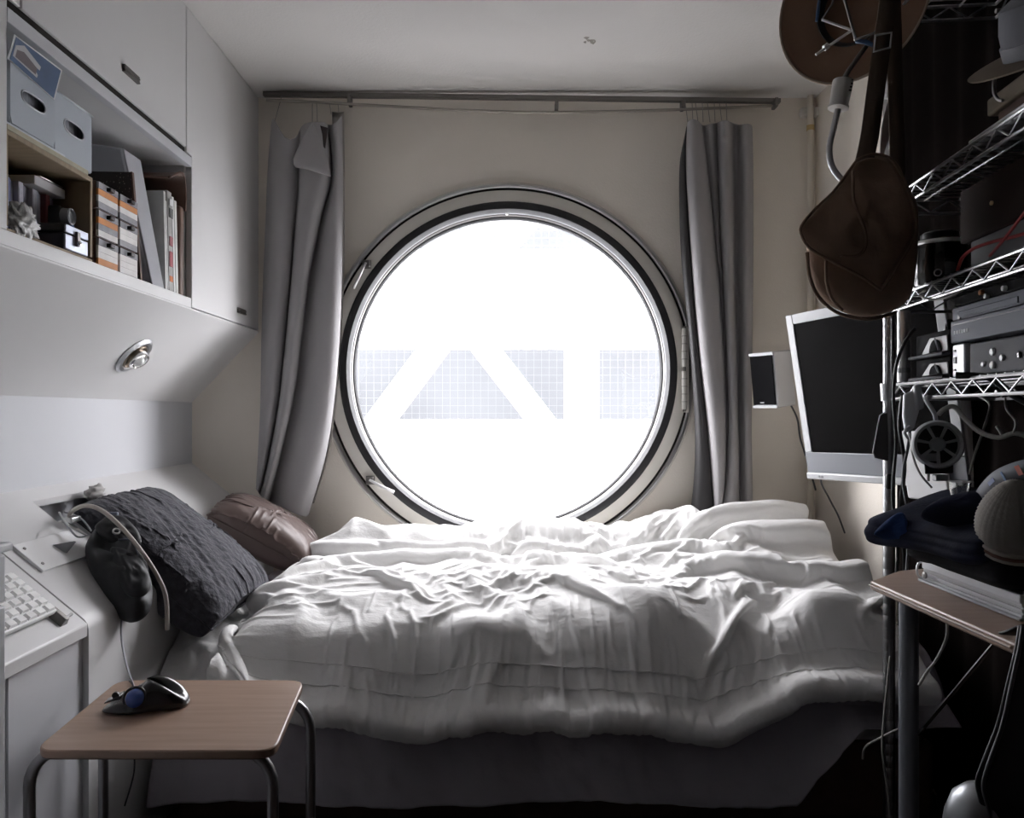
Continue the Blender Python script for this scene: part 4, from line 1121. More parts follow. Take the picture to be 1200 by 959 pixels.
# two black docks with bright arched windows, one on the other
h = (rz(1080, 413, .02) - S3)
for i, (z0, z1, l) in enumerate(((S3, S3 + .043, 'lower black device with a bright arched front on the third shelf'), (S3 + .044, S3 + .094, 'upper black device with a bright arched front, stacked on its twin'))):
    t = rthing('drive_dock', 1095, 440, .02, l, 'device', 'black docks with arched fronts')
    a0, a1 = ra(1072, .02), ra(1113, .02)
    rbox(a0, a1 - .001, .022, .15, z0, z1).build('case', mat('matt_black', (.01, .01, .011), .9), t, bevel=.003)
    rbox(a0 + .002, a1, .006, .021, z0, z0 + .006).build('tray', M_GEAR, t, bevel=.001)
    # trapezoid front plate
    f0, f1 = ra(1081, .02), ra(1112, .02); e = (f1 - f0)
    zb, zt = z0 + .009, z1 - .011
    MB().prism([rk(f0, .021, zb), rk(f1, .021, zb), rk(f1 - e * .04, .021, zt), rk(f0 + e * .32, .021, zt)], RW * -.003).build('bright_plate', mat('pale_plate', (.5, .5, .5), .5), t, bevel=.0015)
    ar = [rk(f0 + e * (.58 - .22 * math.cos(q)), .0175, zb + .0005 + (zt - zb) * .82 * math.sin(q)) for q in [math.pi * k / 12 for k in range(13)]]
    MB().prism(ar, RW * -.0025).build('arch', mat('matt_black', (.01, .01, .011), .9), t)
    MB().tube([rk(f0 + e * .62, .013, zt - .003), rk(f0 + e * .82, .010, zb + .002)], .0016, 6).build('wire', M_GREYP, t, smooth=True)
# silver network box and black box with round buttons
t = rthing('silver_box', 1122, 440, .02, 'small silver box with tiny ports beside the black docks', 'device')
a0, a1 = ra(1116, .02), ra(1130, .02)
rbox(a0, a1, .02, .12, S3, S3 + .062).build('case', mat('silver_plastic', (.62, .63, .65), .3, .3), t, bevel=.003)
for k, z in enumerate((.014, .032, .050)):
    rbox(a0 + .008, a0 + .014 + .002 * (k == 1), .018, .0205, S3 + z - (.006 if k == 1 else .002), S3 + z + (.006 if k == 1 else .002)).build('port', M_BLACKP, t)
t = rthing('button_box', 1165, 440, .02, 'black box with four round white buttons on the third shelf', 'device')
a0, a1 = ra(1133, .02), ra(1133, .02) + .30
rbox(a0, a1, .024, .19, S3, S3 + .060).build('case', M_GEAR, t, bevel=.004)
for px, py, r in ((1153.5, 427, .0045), (1164, 412.5, .0065), (1164, 428, .0065), (1175.5, 419.5, .0055)):
    MB().lathe([(r, 0), (r, .003), (r * .8, .004)], rp(px, py + 0, .024), RW * -1, 18).build('button', M_WHITEP, t, smooth=True)
MB().lathe([(.006, 0), (.006, .002), (.004, .003)], rp(1195, 416, .024), RW * -1, 18).build('knob', M_BLACKG, t, smooth=True)
# grey disc player on top of them and a thinner deck above
zt = S3 + .095
t = rthing('disc_player', 1160, 400, .02, 'grey-blue disc player lying across the third shelf', 'player')
a0 = ra(1114, .012)
rbox(a0, a0 + .36, .012, .20, zt - .031, zt + .009).build('case', M_GEARL, t, bevel=.002)
rbox(a0 + .004, a0 + .355, .0105, .0125, zt + .001, zt + .0025).build('tray_slot', M_BLACKP, t)
for k in range(6):
    rbox(a0 + .016 + k * .009, a0 + .020 + k * .009, .0105, .0125, zt - .016, zt - .010).build('emblem_bar', mat('pale_print', (.55, .56, .58), .5), t)
t = rthing('slim_deck', 1160, 370, .02, 'slim grey deck resting on the grey-blue disc player', 'player')
rbox(a0 + .002, a0 + .34, .014, .20, zt + .010, zt + .034).build('case', M_GEARL, t, bevel=.002)
rbox(a0 + .03, a0 + .22, .012, .0145, zt + .013, zt + .024).build('front_flap', mat('flap_grey', (.16, .17, .195), .6, spec=.15), t, bevel=.001)
rbox(a0 + .025, a0 + .034, .0125, .0145, zt + .010, zt + .018).build('notch', M_BLACKP, t)
t = rthing('amplifier', 1160, 345, .02, 'black amplifier with small sockets under the second shelf', 'amplifier')
rbox(a0 - .002, a0 + .36, .018, .20, zt + .036, 1.198).build('case', mat('matt_black', (.01, .01, .011), .9), t, bevel=.003)
for px, py, m_ in ((1152, 343, mat('orange_socket', (.5, .2, .06), .4)), (1158, 347, M_WHITEP), (1179, 338, M_WHITEP)):
    MB().lathe([(.0045, 0), (.0045, .006), (.0025, .007)], rp(px, py, .018), RW * -1, 14).build('socket', m_, t, smooth=True)
t = rthing('black_case', 1090, 380, .06, 'tall matt black case standing behind the two arched docks', 'case')
rbox(ra(1076, .16), ra(1110, .16), .16, .215, S3, 1.196).build('body', mat('matt_black', (.01, .01, .011), .9), t, bevel=.003)
rbox(ra(1076, .16) + .004, ra(1110, .16) - .004, .158, .1605, S3 + .01, 1.19).build('side_panel', M_BLACKP, t, bevel=.001)
# silver tube
t = thing('silver_tube', rk(.045, .03, S3), 'upright silver tube standing at the far end of the third shelf', 'tube')
c = rp(1059, 452, .012); c.z = 0
MB().lathe([(.0125, 0), (.013, .004), (.013, .148), (.0115, .152)], c + Vector((0, 0, S3)), (0, 0, 1), 20).build('body', M_STEEL, t, smooth=True)
MB().lathe([(.0135, .0), (.0135, .010)], c + Vector((0, 0, S3 + .02)), (0, 0, 1), 20).build('band', M_GREYP, t, smooth=True)
# second shelf: glossy drum, pale panel, dark box
c = rp(1101, 325, .075)
t = thing('glossy_drum', (c.x, c.y, S2), 'glossy black drum-shaped pot with a round emblem on the second shelf', 'pot')
r_ = .052
MB().lathe([(.040, 0), (r_ - .004, .003), (r_, .012), (r_, .092), (r_ - .003, .100), (.045, .104), (0, .104)], (c.x, c.y, S2), (0, 0, 1), 36).build('body', M_BLACKG, t, smooth=True)
MB().lathe([(r_ + .001, .093), (r_ + .003, .096), (r_ + .001, .101), (r_ - .004, .101), (r_ - .004, .093)], (c.x, c.y, S2), (0, 0, 1), 36, closed=True).build('rim', M_STEEL, t, smooth=True)
MB().lathe([(.036, .104), (.036, .118), (.030, .122), (0, .122)], (c.x, c.y, S2), (0, 0, 1), 28).build('lid', M_BLACKP, t, smooth=True)
dr = (Vector((0, 0, 0)) - Vector((c.x, c.y, 0))).normalized()
dr = (dr + Vector((-.10, -.05, 0))).normalized()
MB().lathe([(.0055, -.001), (.0080, -.001), (.0080, .001), (.0055, .001)], Vector((c.x, c.y, S2 + .030)) + dr * (r_ + .0005), dr, 20, closed=True).build('emblem', M_STEEL, t, smooth=True)
t = rthing('steel_coil', 1075, 330, .02, 'small bright coil of steel wire at the far end of the second shelf', 'coil')
cc = rk(.05, .035, S2)
MB().tube([cc + Vector((.022 * math.cos(q), .022 * math.sin(q), .003 + .0045 * q / 6.28)) for q in [k * .4 for k in range(95)]], .0022, 6).build('wire', M_CHROME, t, smooth='all')
t = rthing('pale_case', 1170, 290, .03, 'pale grey case on the second shelf behind red cables', 'case')
a0 = ra(1137, .06)
rbox(a0, a0 + .30, .06, .20, S2, S2 + .068).build('body', mat('pale_case_grey', (.15, .15, .16), .6, spec=.15), t, bevel=.004)
rbox(a0 + .004, a0 + .29, .0575, .0605, S2 + .002, S2 + .012).build('edge_strip', mat('khaki_strip', (.18, .17, .13), .6), t)
t = rthing('dark_crate', 1150, 240, .05, 'dark brown box on top of the pale grey case', 'box')
rbox(a0 - .03, a0 + .30, .055, .20, S2 + .069, 1.410).build('body', mat('umber_box', (.022, .014, .012), .8), t, bevel=.004)
MB().lathe([(.004, 0), (.004, .003), (0, .004)], rp(1163, 238, .055), RW * -1, 12).build('stud', mat('brass', (.5, .36, .2), .35, 1.0), t, smooth=True)
M_RED = mat('red_cable', (.32, .02, .02), .45)
cable('red_cable', [rp(1122, 318, .03), rp(1128, 302, .035), rp(1142, 291, .04), rp(1165, 283, .045), rp(1182, 279, .045), rp(1215, 270, .045)], .0032, M_RED, 'red cable curving up from the second shelf across the pale case', 'cable')
cable('red_cable', [rp(1160, 300, .05), rp(1172, 286, .04), rp(1185, 270, .04), rp(1200, 250, .04), rp(1222, 222, .04)], .0028, M_RED, 'second red cable, rising steeply in front of the dark brown box', 'cable')
# third level: laptop edge, hat on a board with a hook
t = rthing('laptop', 1170, 140, .02, 'closed silver laptop lying on the shelf above the glossy drum', 'laptop')
a0 = ra(1134, .02)
rbox(a0, a0 + .32, .02, .21, S1, S1 + .012).build('base', M_SATIN, t, bevel=.004)
rbox(a0, a0 + .32, .02, .21, S1 + .0125, S1 + .019).build('lid', M_SATIN, t, bevel=.003)
t = rthing('book_block', 1180, 90, .03, 'thick tan board-bound block lying above the silver laptop', 'board')
a0 = ra(1156, .03)
rbox(a0, a0 + .26, .03, .20, S1 + .045, S1 + .075).build('block', mat('tan_board', (.22, .18, .13), .7, var=.1, vscale=20), t, bevel=.004)
rbox(a0 + .02, a0 + .24, .04, .19, S1 + .020, S1 + .0445).build('spacer', M_BROWN, t)
MB().tube(spline([rp(1168, 86, .03), rp(1165, 96, .022), rp(1165, 108, .018), rp(1169, 116, .016), rp(1175, 118, .018)], 6), .0028, 8).build('hook', M_STEEL, t, smooth='all')
t = rthing('grey_hat', 1180, 50, .03, 'pale grey felt hat with a thin brim lying on the tan block at top right', 'hat')
hc_ = rk(a0 + .13, .10, S1 + .120)
htx = Vector((-.45, -.25, .85))
MB().lathe([(.150, .002), (.152, .005), (.105, .008), (.09, .008)], hc_, htx, 40).build('brim', mat('hat_brim', (.20, .165, .13), .8), t, smooth=True)
MB().lathe([(.098, .006), (.095, .05), (.086, .085), (.055, .10), (0, .092)], hc_, htx, 40).build('crown', mat('hat_grey', (.15, .155, .17), .85, bump=.3, bscale=60), t, smooth=True)
MB().lathe([(.0995, .008), (.099, .030), (.096, .030), (.096, .008)], hc_, htx, 40, closed=True).build('hat_band', mat('hat_band', (.16, .165, .18), .7), t, smooth=True)

# ------------------------------------------------------------------ things hanging from the rack
M_BAG = mat('brown_corduroy', (.25, .17, .122), .85, sheen=.06, bump=.4, bscale=120, var=.18, vscale=10)
M_BAGE = mat('bag_piping', (.20, .135, .095), .75)
YB = 1.50
bag = thing('shoulder_bag', P(1005, 370, YB + .02), 'brown corduroy shoulder bag with a flap, hanging by its strap from the rack', 'bag')
bo = [(1002, 186), (1022, 178), (1048, 186), (1062, 215), (1074, 240), (1076, 285), (1070, 340), (1058, 362), (1020, 375), (985, 369), (960, 350), (948, 325), (944, 296), (950, 262), (972, 228), (990, 206)]
pad(spline([P(x, y, YB + .05) for x, y in bo] + [P(*bo[0], YB + .05)], 3)[:-1], .10, (0, -1, 0), M_BAG, 'body', bag, seed=5, amp=.010, fr=12, e=.5, ridge=.008)
fo = [(1003, 188), (1020, 182), (1040, 186), (1054, 205), (1066, 232), (1072, 262), (1066, 285), (1050, 312), (1034, 337), (1028, 339), (1008, 325), (975, 308), (948, 292), (937, 274), (940, 262), (956, 244), (975, 226), (990, 206)]
fl_ = spline([P(x, y, YB - .006) for x, y in fo] + [P(*fo[0], YB - .006)], 3)[:-1]
flo = pad(fl_, .045, (0, -1, 0), M_BAG, 'flap', bag, seed=11, amp=.008, fr=13, e=.7, back=.3, ridge=.014)
MB().tube([p + Vector((0, -.006, 0)) for p in fl_], .0028, 6, closed=True).build('piping', M_BAGE, flo, smooth='all')
MB().tube(spline([P(*q, YB + .035) for q in ((946, 296), (949, 325), (961, 350), (985, 368), (1020, 374), (1050, 366))], 6), .0035, 6).build('bottom_piping', M_BAGE, bag, smooth='all')
MB().tube(spline([P(*q, YB + .003) for q in ((968, 305), (969, 330), (975, 350), (988, 364))], 6), .0032, 6).build('pocket_seam', M_BAGE, bag, smooth='all')
MB().tube(spline([P(*q, YB - .034) for q in ((1000, 200), (1000, 232), (1008, 255), (1014, 272), (1014, 290), (1004, 300), (985, 300))], 6), .0028, 6).build('flap_seam', M_BAGE, flo, smooth='all')
def band(name, pts, w, m, parent, th=.003, lift=Vector((0, 0, 0))):
    r = []
    for p in spline(pts, 6): r.append([p - Vector((w / 2, 0, 0)), p + Vector((w / 2, 0, 0))])
    return MB().grid(r).build(name, m, parent, solid=th, smooth='all')
M_STRAP = mat('brown_webbing', (.10, .072, .056), .8, bump=.3, bscale=200)
band('strap', [P(1010, 200, 1.51), P(1019, 160, 1.53), P(1027, 100, 1.545), P(1034, 50, 1.55), P(1040, 10, 1.55), P(1044, -30, 1.555)], .036, M_STRAP, bag)
band('strap', [P(1052, 205, 1.56), P(1051, 160, 1.58), P(1049, 100, 1.59), P(1048, 40, 1.59), P(1046, -30, 1.57)], .030, M_STRAP, bag)
bk = P(1033, 51, 1.54)
MB().tube([bk + Vector((-.017, -.004, -.018)), bk + Vector((.015, -.004, -.010)), bk + Vector((.018, -.004, .020)), bk + Vector((-.014, -.004, .014))], .0022, 6, closed=True).build('buckle', M_STEEL, bag, smooth='all')
MB().tube(spline([P(1046, -28, 1.56), P(1046, -36, 1.58), rk(.1, .01, 1.875)], 5), .004, 8).build('hook', M_STEEL, bag, smooth='all')
# brown hat, hollow side towards the room
hat = thing('brown_hat', P(1005, 15, 1.62), 'brown felt hat hung by the ceiling, its hollow side towards the room', 'hat')
hax = Vector((.85, .75, .12)).normalized(); ho = P(998, 4, 1.69)
M_FELT = mat('brown_felt', (.17, .105, .072), .9, bump=.2, bscale=80)
MB().lathe([(0, .056), (.04, .056), (.057, .052), (.070, .043), (.076, .026), (.088, .012), (.125, .007), (.154, .001), (.165, -.006), (.166, -.003), (.154, .006), (.125, .012), (.092, .016), (.080, .026), (.074, .045), (.060, .056), (.04, .06), (0, .06)], ho, hax, 56, closed=False).build('brim_and_crown', M_FELT, hat, smooth='all')
MB().lathe([(.165 + .003 * math.cos(q), -.005 + .003 * math.sin(q)) for q in [k * 1.05 for k in range(6)]], ho, hax, 56, closed=True).build('rim', mat('felt_edge', (.30, .24, .19), .8), hat, smooth=True)
MB().lathe([(.086, .012), (.0765, .026), (.0745, .026), (.084, .012)], ho, hax, 48, closed=True).build('sweatband', M_BLACKP, hat, smooth=True)
rule = thing('folding_rod', P(985, 40, 1.55), 'zigzag of thin white jointed rods hanging in front of the brown hat', 'rod')
pts_ = [P(963, 23, 1.55), P(997, 35, 1.545), P(974, 52, 1.55), P(956, 64, 1.552)]
MB().tube(pts_[:2], .0026, 8).build('rod', M_WHITEP, rule, smooth=True)
MB().tube([pts_[1] + Vector((0, -.004, -.003)), pts_[3]], .0026, 8).build('rod', M_WHITEP, rule, smooth=True)
MB().lathe([(.006, -.005), (.006, .005)], P(968, 55, 1.551), (pts_[3] - pts_[1]), 12).build('joint', M_WHITEP, rule, smooth=True)
MB().tube([P(963, 23, 1.55), P(975, 5, 1.56), P(980, -15, 1.57)], .0018, 6).build('wire', M_DSTEEL, rule, smooth='all')
plr = thing('pliers', P(1015, 48, 1.555), 'pliers with blue handles hanging over the brown hat', 'pliers')
M_BLUE = mat('blue_grip', (.04, .10, .22), .4)
MB().tube([P(960, 0, 1.56), P(958.5, 14, 1.56), P(957, 25, 1.56)], [.003, .0035, .003], 8).build('handle', M_BLUE, plr, smooth='all')
MB().tube([P(1003, 48, 1.558), P(1014, 49, 1.556), P(1026, 54, 1.556)], [.004, .005, .004], 8).build('handle', M_BLUE, plr, smooth='all')
MB().tube([P(960, -2, 1.56), P(985, -18, 1.57), P(1003, 47, 1.562)], .003, 8).build('jaw', M_DSTEEL, plr, smooth='all')
MB().tube([P(1001, 47, 1.55), P(1024, 39, 1.55)], .0022, 6).build('spring', M_STEEL, plr, smooth=True)
# gooseneck lamp
gn = thing('gooseneck_lamp', P(985, 115, 1.60), 'off-white clip lamp with a grey gooseneck hanging below the brown hat', 'lamp')
la0 = P(988, 95, 1.60); la1 = P(982, 128, 1.60)
MB().lathe([(.020, 0), (.0205, .004), (.0185, .05), (.0205, .053), (.0205, .058), (.008, .060)], la0, la1 - la0, 24).build('socket', mat('off_white', (.52, .50, .47), .45), gn, smooth=True)
for k in range(4):
    p0 = la0.lerp(la1, .12 + k * .12) + Vector((.010, -.0155, .002))
    MB().box(p0 - Vector((.005, .002, .0013)), p0 + Vector((.005, .002, .0013))).build('vent_slot', M_BLACKP, gn)
MB().tube(spline([la1, P(977, 150, 1.60), P(972, 172, 1.59), P(974, 192, 1.585), P(984, 208, 1.58), P(1000, 220, 1.575)], 7), .0062, 10).build('gooseneck', mat('gooseneck_grey', (.42, .42, .43), .35, .6), gn, smooth='all')
MB().tube([la0 + Vector((0, 0, .002)), la0 + Vector((.02, .02, .03)), rk(.04, 0, 1.86)], .005, 8).build('arm', M_DSTEEL, gn, smooth='all')
# hand saw with a pale handle
sw = thing('hand_saw', P(1045, 110, 1.62), 'grey-handled hand saw hanging blade down beside the bag strap', 'saw')
MB().prism([P(1048, 70, 1.61), P(1056, 84, 1.61), P(1052, 113, 1.61), P(1040, 114, 1.61), P(1040, 88, 1.61)], (0, .016, 0)).build('handle', mat('saw_handle', (.42, .42, .42), .4), sw, bevel=.003)
MB().prism([P(1041, 114, 1.617), P(1050, 113, 1.617), P(1042, 160, 1.617), P(1034, 186, 1.617), P(1031, 185, 1.617), P(1033, 150, 1.617)], (0, .003, 0)).build('blade', M_STEEL, sw)
MB().tube([P(1044, 96, 1.609), P(1044, 103, 1.609)], .002, 6).build('rivet', M_BLACKP, sw, smooth=True)
MB().tube(spline([P(1050, 72, 1.615), P(1054, 50, 1.63), P(1058, 20, 1.65)], 5), .0025, 6).build('loop', M_DSTEEL, sw, smooth='all')
# small fan hanging under the third shelf
fnx = P(1097, 521, 1.43)
fan = thing('clip_fan', fnx, 'small grey clip fan with dark vents hanging under the third shelf', 'fan')
fax = Vector((-.25, -1, .05)).normalized()
M_FAN = mat('fan_grey', (.40, .41, .42), .35)
MB().lathe([(.041, .0), (.044, .004), (.0445, .012), (.041, .017), (.036, .016), (.035, .009), (.035, .0)], fnx, fax, 40, closed=True).build('ring', M_FAN, fan, smooth=True)
MB().lathe([(.0365, -.02), (.0365, .003), (0, .003)], fnx, fax, 32).build('motor_back', M_BLACKP, fan, smooth=True)
MB().lathe([(.013, .002), (.013, .013), (.010, .016), (0, .016)], fnx, fax, 24).build('hub', M_GREYP, fan, smooth=True)
fu = fax.cross(Vector((0, 0, 1))).normalized(); fv = fu.cross(fax)
for k in range(7):
    q = 2 * math.pi * k / 7 + .2
    d = fu * math.cos(q) + fv * math.sin(q); e = fu * -math.sin(q) + fv * math.cos(q)
    MB().prism([fnx + fax * .009 + d * .011 + e * .002, fnx + fax * .009 + d * .011 - e * .002, fnx + fax * .009 + d * .038 - e * .003, fnx + fax * .009 + d * .038 + e * .003], fax * .004).build('vane', M_FAN, fan)
MB().hexa([P(1083, 541, 1.425), P(1115, 541, 1.425), P(1115, 541, 1.46), P(1083, 541, 1.46)], [P(1080, 532, 1.425), P(1118, 530, 1.425), P(1118, 530, 1.46), P(1080, 532, 1.46)]).build('collar', M_FAN, fan, bevel=.002)
MB().hexa([P(1084, 556, 1.42), P(1117, 555, 1.42), P(1117, 555, 1.46), P(1084, 556, 1.46)], [P(1083, 541, 1.42), P(1117, 540, 1.42), P(1117, 540, 1.46), P(1083, 541, 1.46)]).build('clamp_block', M_BLACKP, fan, bevel=.002)
MB().tube([P(1088, 564, 1.43), P(1088, 555, 1.43)], .0025, 6).build('screw', M_DSTEEL, fan)
MB().box(P(1101, 560, 1.43) - Vector((.010, .008, .006)), P(1101, 560, 1.43) + Vector((.012, .008, .006))).build('clamp_jaw', M_GREYP, fan, bevel=.002)
MB().tube(spline([P(1097, 497, 1.435), P(1095, 485, 1.44), P(1085, 468, 1.46), rk(.2, 0, 1.012)], 6), .004, 8).build('neck', M_FAN, fan, smooth='all')
# grey spring clamp
cl = thing('spring_clamp', P(1075, 480, 1.50), 'grey spring clamp gripping the third shelf above the small fan', 'clamp')
MB().prism([P(1061, 462, 1.50), P(1072, 458, 1.50), P(1079, 478, 1.50), P(1072, 502, 1.50), P(1063, 508, 1.50), P(1060, 488, 1.50)], (0, .012, 0)).build('jaw', M_LGREYP, cl, bevel=.003)
MB().prism([P(1072, 452, 1.49), P(1080, 450, 1.49), P(1084, 478, 1.49), P(1076, 482, 1.49)], (0, .012, 0)).build('jaw', mat('clamp_grey', (.45, .46, .48), .4), cl, bevel=.003)
MB().tube(spline([P(1066, 500, 1.495), P(1060, 506, 1.49), P(1064, 514, 1.49)], 6), .003, 8).build('tip', M_LGREYP, cl, smooth='all')
# loose cables around the far post and under the shelf
M_CBL = mat('cable_black', (.016, .016, .018), .45); M_CGR = mat('cable_grey', (.34, .33, .31), .5); M_CWH = mat('cable_white', (.58, .57, .55), .45)
cable('cable', [P(1072, 385, 1.55), P(1060, 402, 1.55), P(1050, 430, 1.57), P(1047, 470, 1.60), P(1050, 520, 1.64), P(1046, 580, 1.655), P(1052, 640, 1.655), P(1049, 700, 1.655)], .0034, M_CBL, 'black cable looping from the docks down along the far rack post', 'cable')
cable('cable', [P(1058, 462, 1.62), P(1054, 500, 1.64), P(1060, 545, 1.64), P(1055, 600, 1.645), P(1060, 660, 1.645), P(1057, 720, 1.64)], .0042, M_CBL, 'thick black cable running down right of the far rack post', 'cable')
cable('cable', [P(1062, 465, 1.60), P(1066, 510, 1.62), P(1058, 560, 1.62), P(1065, 610, 1.63), P(1062, 680, 1.63)], .0032, mat('cable_slate', (.12, .125, .14), .45), 'slate grey cable twisted with the black ones by the rack post', 'cable')
cable('cable', [P(1066, 508, 1.52), P(1070, 535, 1.5), P(1078, 555, 1.48), P(1092, 572, 1.47)], .0022, M_CGR, 'thin grey cable hanging left of the small fan', 'cable')
cable('cable', [P(1100, 486, 1.44), P(1106, 480, 1.43), P(1118, 477, 1.42), P(1132, 492, 1.40), P(1148, 506, 1.37), P(1170, 513, 1.34), P(1190, 508, 1.32), P(1215, 516, 1.30)], .0045, M_CGR, 'thick grey cable snaking right from the small fan', 'cable')
cable('cable', [rk(.26, .06, 1.012), P(1160, 475, 1.40), P(1152, 505, 1.38), P(1143, 530, 1.37), P(1136, 556, 1.36)], .0024, M_CGR, 'grey cable dropping straight from the third shelf', 'cable')
cable('cable', [P(1178, 466, 1.33), P(1180, 480, 1.33), P(1190, 494, 1.32), P(1188, 506, 1.32), P(1180, 512, 1.33)], .0022, M_CGR, 'hooked grey cable at the right under the third shelf', 'cable')
cable('cable', [P(1120, 440, 1.36), P(1160, 443, 1.33), P(1185, 462, 1.31), P(1215, 478, 1.28)], .006, M_CBL, 'thick black cable sagging over the front rail of the third shelf', 'cable')
cable('cable', [P(1168, 500, 1.38), P(1172, 506, 1.37), P(1174, 511, 1.36)], .0026, M_CGR, 'short grey stub of cable under the third shelf', 'cable')
cable('cable', [P(1085, 340, 1.47), P(1078, 346, 1.49), P(1092, 351, 1.46), P(1112, 348, 1.42), P(1128, 340, 1.40)], .0024, M_CWH, 'white cable under the second shelf beside the amplifier', 'cable')
hk = thing('cable_connector', P(1043, 562, 1.66), 'black connector strapped to the far rack post', 'connector')
MB().lathe([(.006, 0), (.008, .004), (.008, .026), (.005, .032)], P(1042, 573, 1.672), (0, 0, 1), 12).build('body', M_BLACKP, hk, smooth=True)
cd = thing('plastic_card', P(1031, 515, 1.70), 'grey rounded plastic card hanging left of the far rack post', 'card')
MB().prism([P(1032, 486, 1.69), P(1040, 484, 1.69), P(1042, 541, 1.69), P(1026, 537, 1.69), P(1023, 530, 1.69)], (0, .004, 0)).build('card', mat('smoked_plastic', (.13, .13, .13), .3), cd, bevel=.001)
MB().tube([P(1026, 537, 1.688), P(1023, 530, 1.688), P(1031, 487, 1.688), P(1036, 484, 1.688), P(1042, 484, 1.70)], .0013, 6).build('edge', M_LGREYP, cd, smooth='all')

# ------------------------------------------------------------------ flat display and loudspeaker
mo = thing('display', P(1030, 470, 2.0), 'white framed flat display turned towards the bed behind the wire rack', 'display')
TL, BLc, TR, BR = P(925, 377, 2.23), P(946, 553, 2.27), P(1112, 322, 1.755), P(1130, 582, 1.80)
dO = (TL + BLc + TR + BR) / 4; dU = ((TR - TL) + (BR - BLc)).normalized(); dVv = ((TL - BLc) + (TR - BR)).normalized()
DM = frame_m(dO, dU, dVv)
dw = ((TR - TL).length + (BR - BLc).length) / 2; dh = ((TL - BLc).length + (TR - BR).length) / 2
mo.matrix_world = DM
def dbox(x0, x1, y0, y1, z0, z1): return MB().box((x0, y0, z0), (x1, y1, z1))
W2, H2 = dw / 2, dh / 2
ch = .058
kw = dict(parent=mo, world=False)
dbox(-W2, W2, -H2, H2, -.045, -.006).build('back_shell', M_WHITEP, bevel=.008, **kw)
M_DISP = mat('display_frame', (.52, .53, .54), .35)
dbox(-W2, -W2 + .026, -H2 + .02 + ch, H2, -.006, .004).build('bezel', M_DISP, bevel=.002, **kw)
dbox(W2 - .026, W2, -H2 + .02 + ch, H2, -.006, .004).build('bezel', M_DISP, bevel=.002, **kw)
dbox(-W2 + .026, W2 - .026, H2 - .028, H2, -.006, .004).build('bezel', M_DISP, bevel=.002, **kw)
dbox(-W2, W2, -H2 + .02, -H2 + .02 + ch, -.006, .005).build('chin', mat('chin_grey', (.20, .21, .235), .3), bevel=.002, **kw)
dbox(-W2, W2, -H2, -H2 + .02, -.02, .012).build('lower_lip', M_DISP, bevel=.004, **kw)
dbox(-W2 + .026, W2 - .026, -H2 + .02 + ch, H2 - .028, -.006, .001).build('screen', mat('screen_off', (.0025, .002, .002), .5, spec=.02), **kw)
for k in range(2):
    b = MB().lathe([(.003, 0), (.003, .002)], (-W2 + .05 + k * .012, -H2 + .010, .012), (0, 0, 1), 10).build('indicator', M_GREYP, smooth=True, **kw)
MB().box((W2 - .16, -H2 - .03, .010), (W2 - .04, -H2 + .14, .022)).build('stand_foot', M_WHITEP, bevel=.006, **kw)
MB().tube([DM @ Vector((.08, .02, -.045)), DM @ Vector((.08, .02, -.075)), Vector((1.09, 2.12, 1.03))], .02, 12).build('wall_arm', M_GREYP, mo, smooth='all')
cable('cable', [DM @ Vector((-W2 + .04, -H2 + .03, -.05)), P(962, 562, 2.30), P(972, 585, 2.34), P(982, 604, 2.36), P(990, 625, 2.38)], .0028, M_CBL, 'thin black cable dropping from the display behind the bed', 'cable')
spk_ = thing('loudspeaker', P(907, 446, 2.52), 'small silver loudspeaker with a black front on the far wall beside the curtain', 'speaker')
sa = math.radians(60)
sU = Vector((math.cos(sa), -math.sin(sa), 0)); sV = Vector((-.11, -.05, 1)).normalized()
SMx = frame_m(P(895, 446, 2.50), sU, sV)   # z axis points out of the front
sn = Vector((SMx[0][2], SMx[1][2], SMx[2][2]))
spk_.matrix_world = SMx
sw2, sh2 = .049, .090
MB().box((-sw2, -sh2, -.085), (sw2, sh2, 0)).build('cabinet', M_SATIN, spk_, bevel=.004, world=False)
MB().box((-sw2 + .002, -sh2 + .010, 0), (sw2 - .006, sh2 - .010, .004)).build('grille', mat('grille_cloth', (.008, .008, .009), .9, spec=.05), spk_, bevel=.002, world=False)
MB().box((-sw2, sh2 - .009, 0), (sw2, sh2, .006)).build('top_trim', M_LGREYP, spk_, bevel=.001, world=False)
MB().box((-sw2, -sh2, 0), (sw2, -sh2 + .009, .006)).build('bottom_trim', M_LGREYP, spk_, bevel=.001, world=False)
MB().box((-.018, -sh2 + .016, .004), (-.002, -sh2 + .020, .0048)).build('emblem', M_GREYP, spk_, world=False)
MB().tube([SMx @ Vector((0, 0, -.07)), Vector((P(915, 440, 2.7).x, 2.65, 1.1)), Vector((P(915, 440, 2.7).x, 2.748, 1.1))], .012, 10).build('wall_bracket', M_BLACKP, spk_, smooth='all')
cable('cable', [SMx @ Vector((.02, -sh2 + .02, -.08)), P(934, 490, 2.55), P(938, 515, 2.56), P(946, 540, 2.56), P(956, 575, 2.55)], .003, M_CBL, 'black cable hanging from the small loudspeaker behind the display', 'cable')
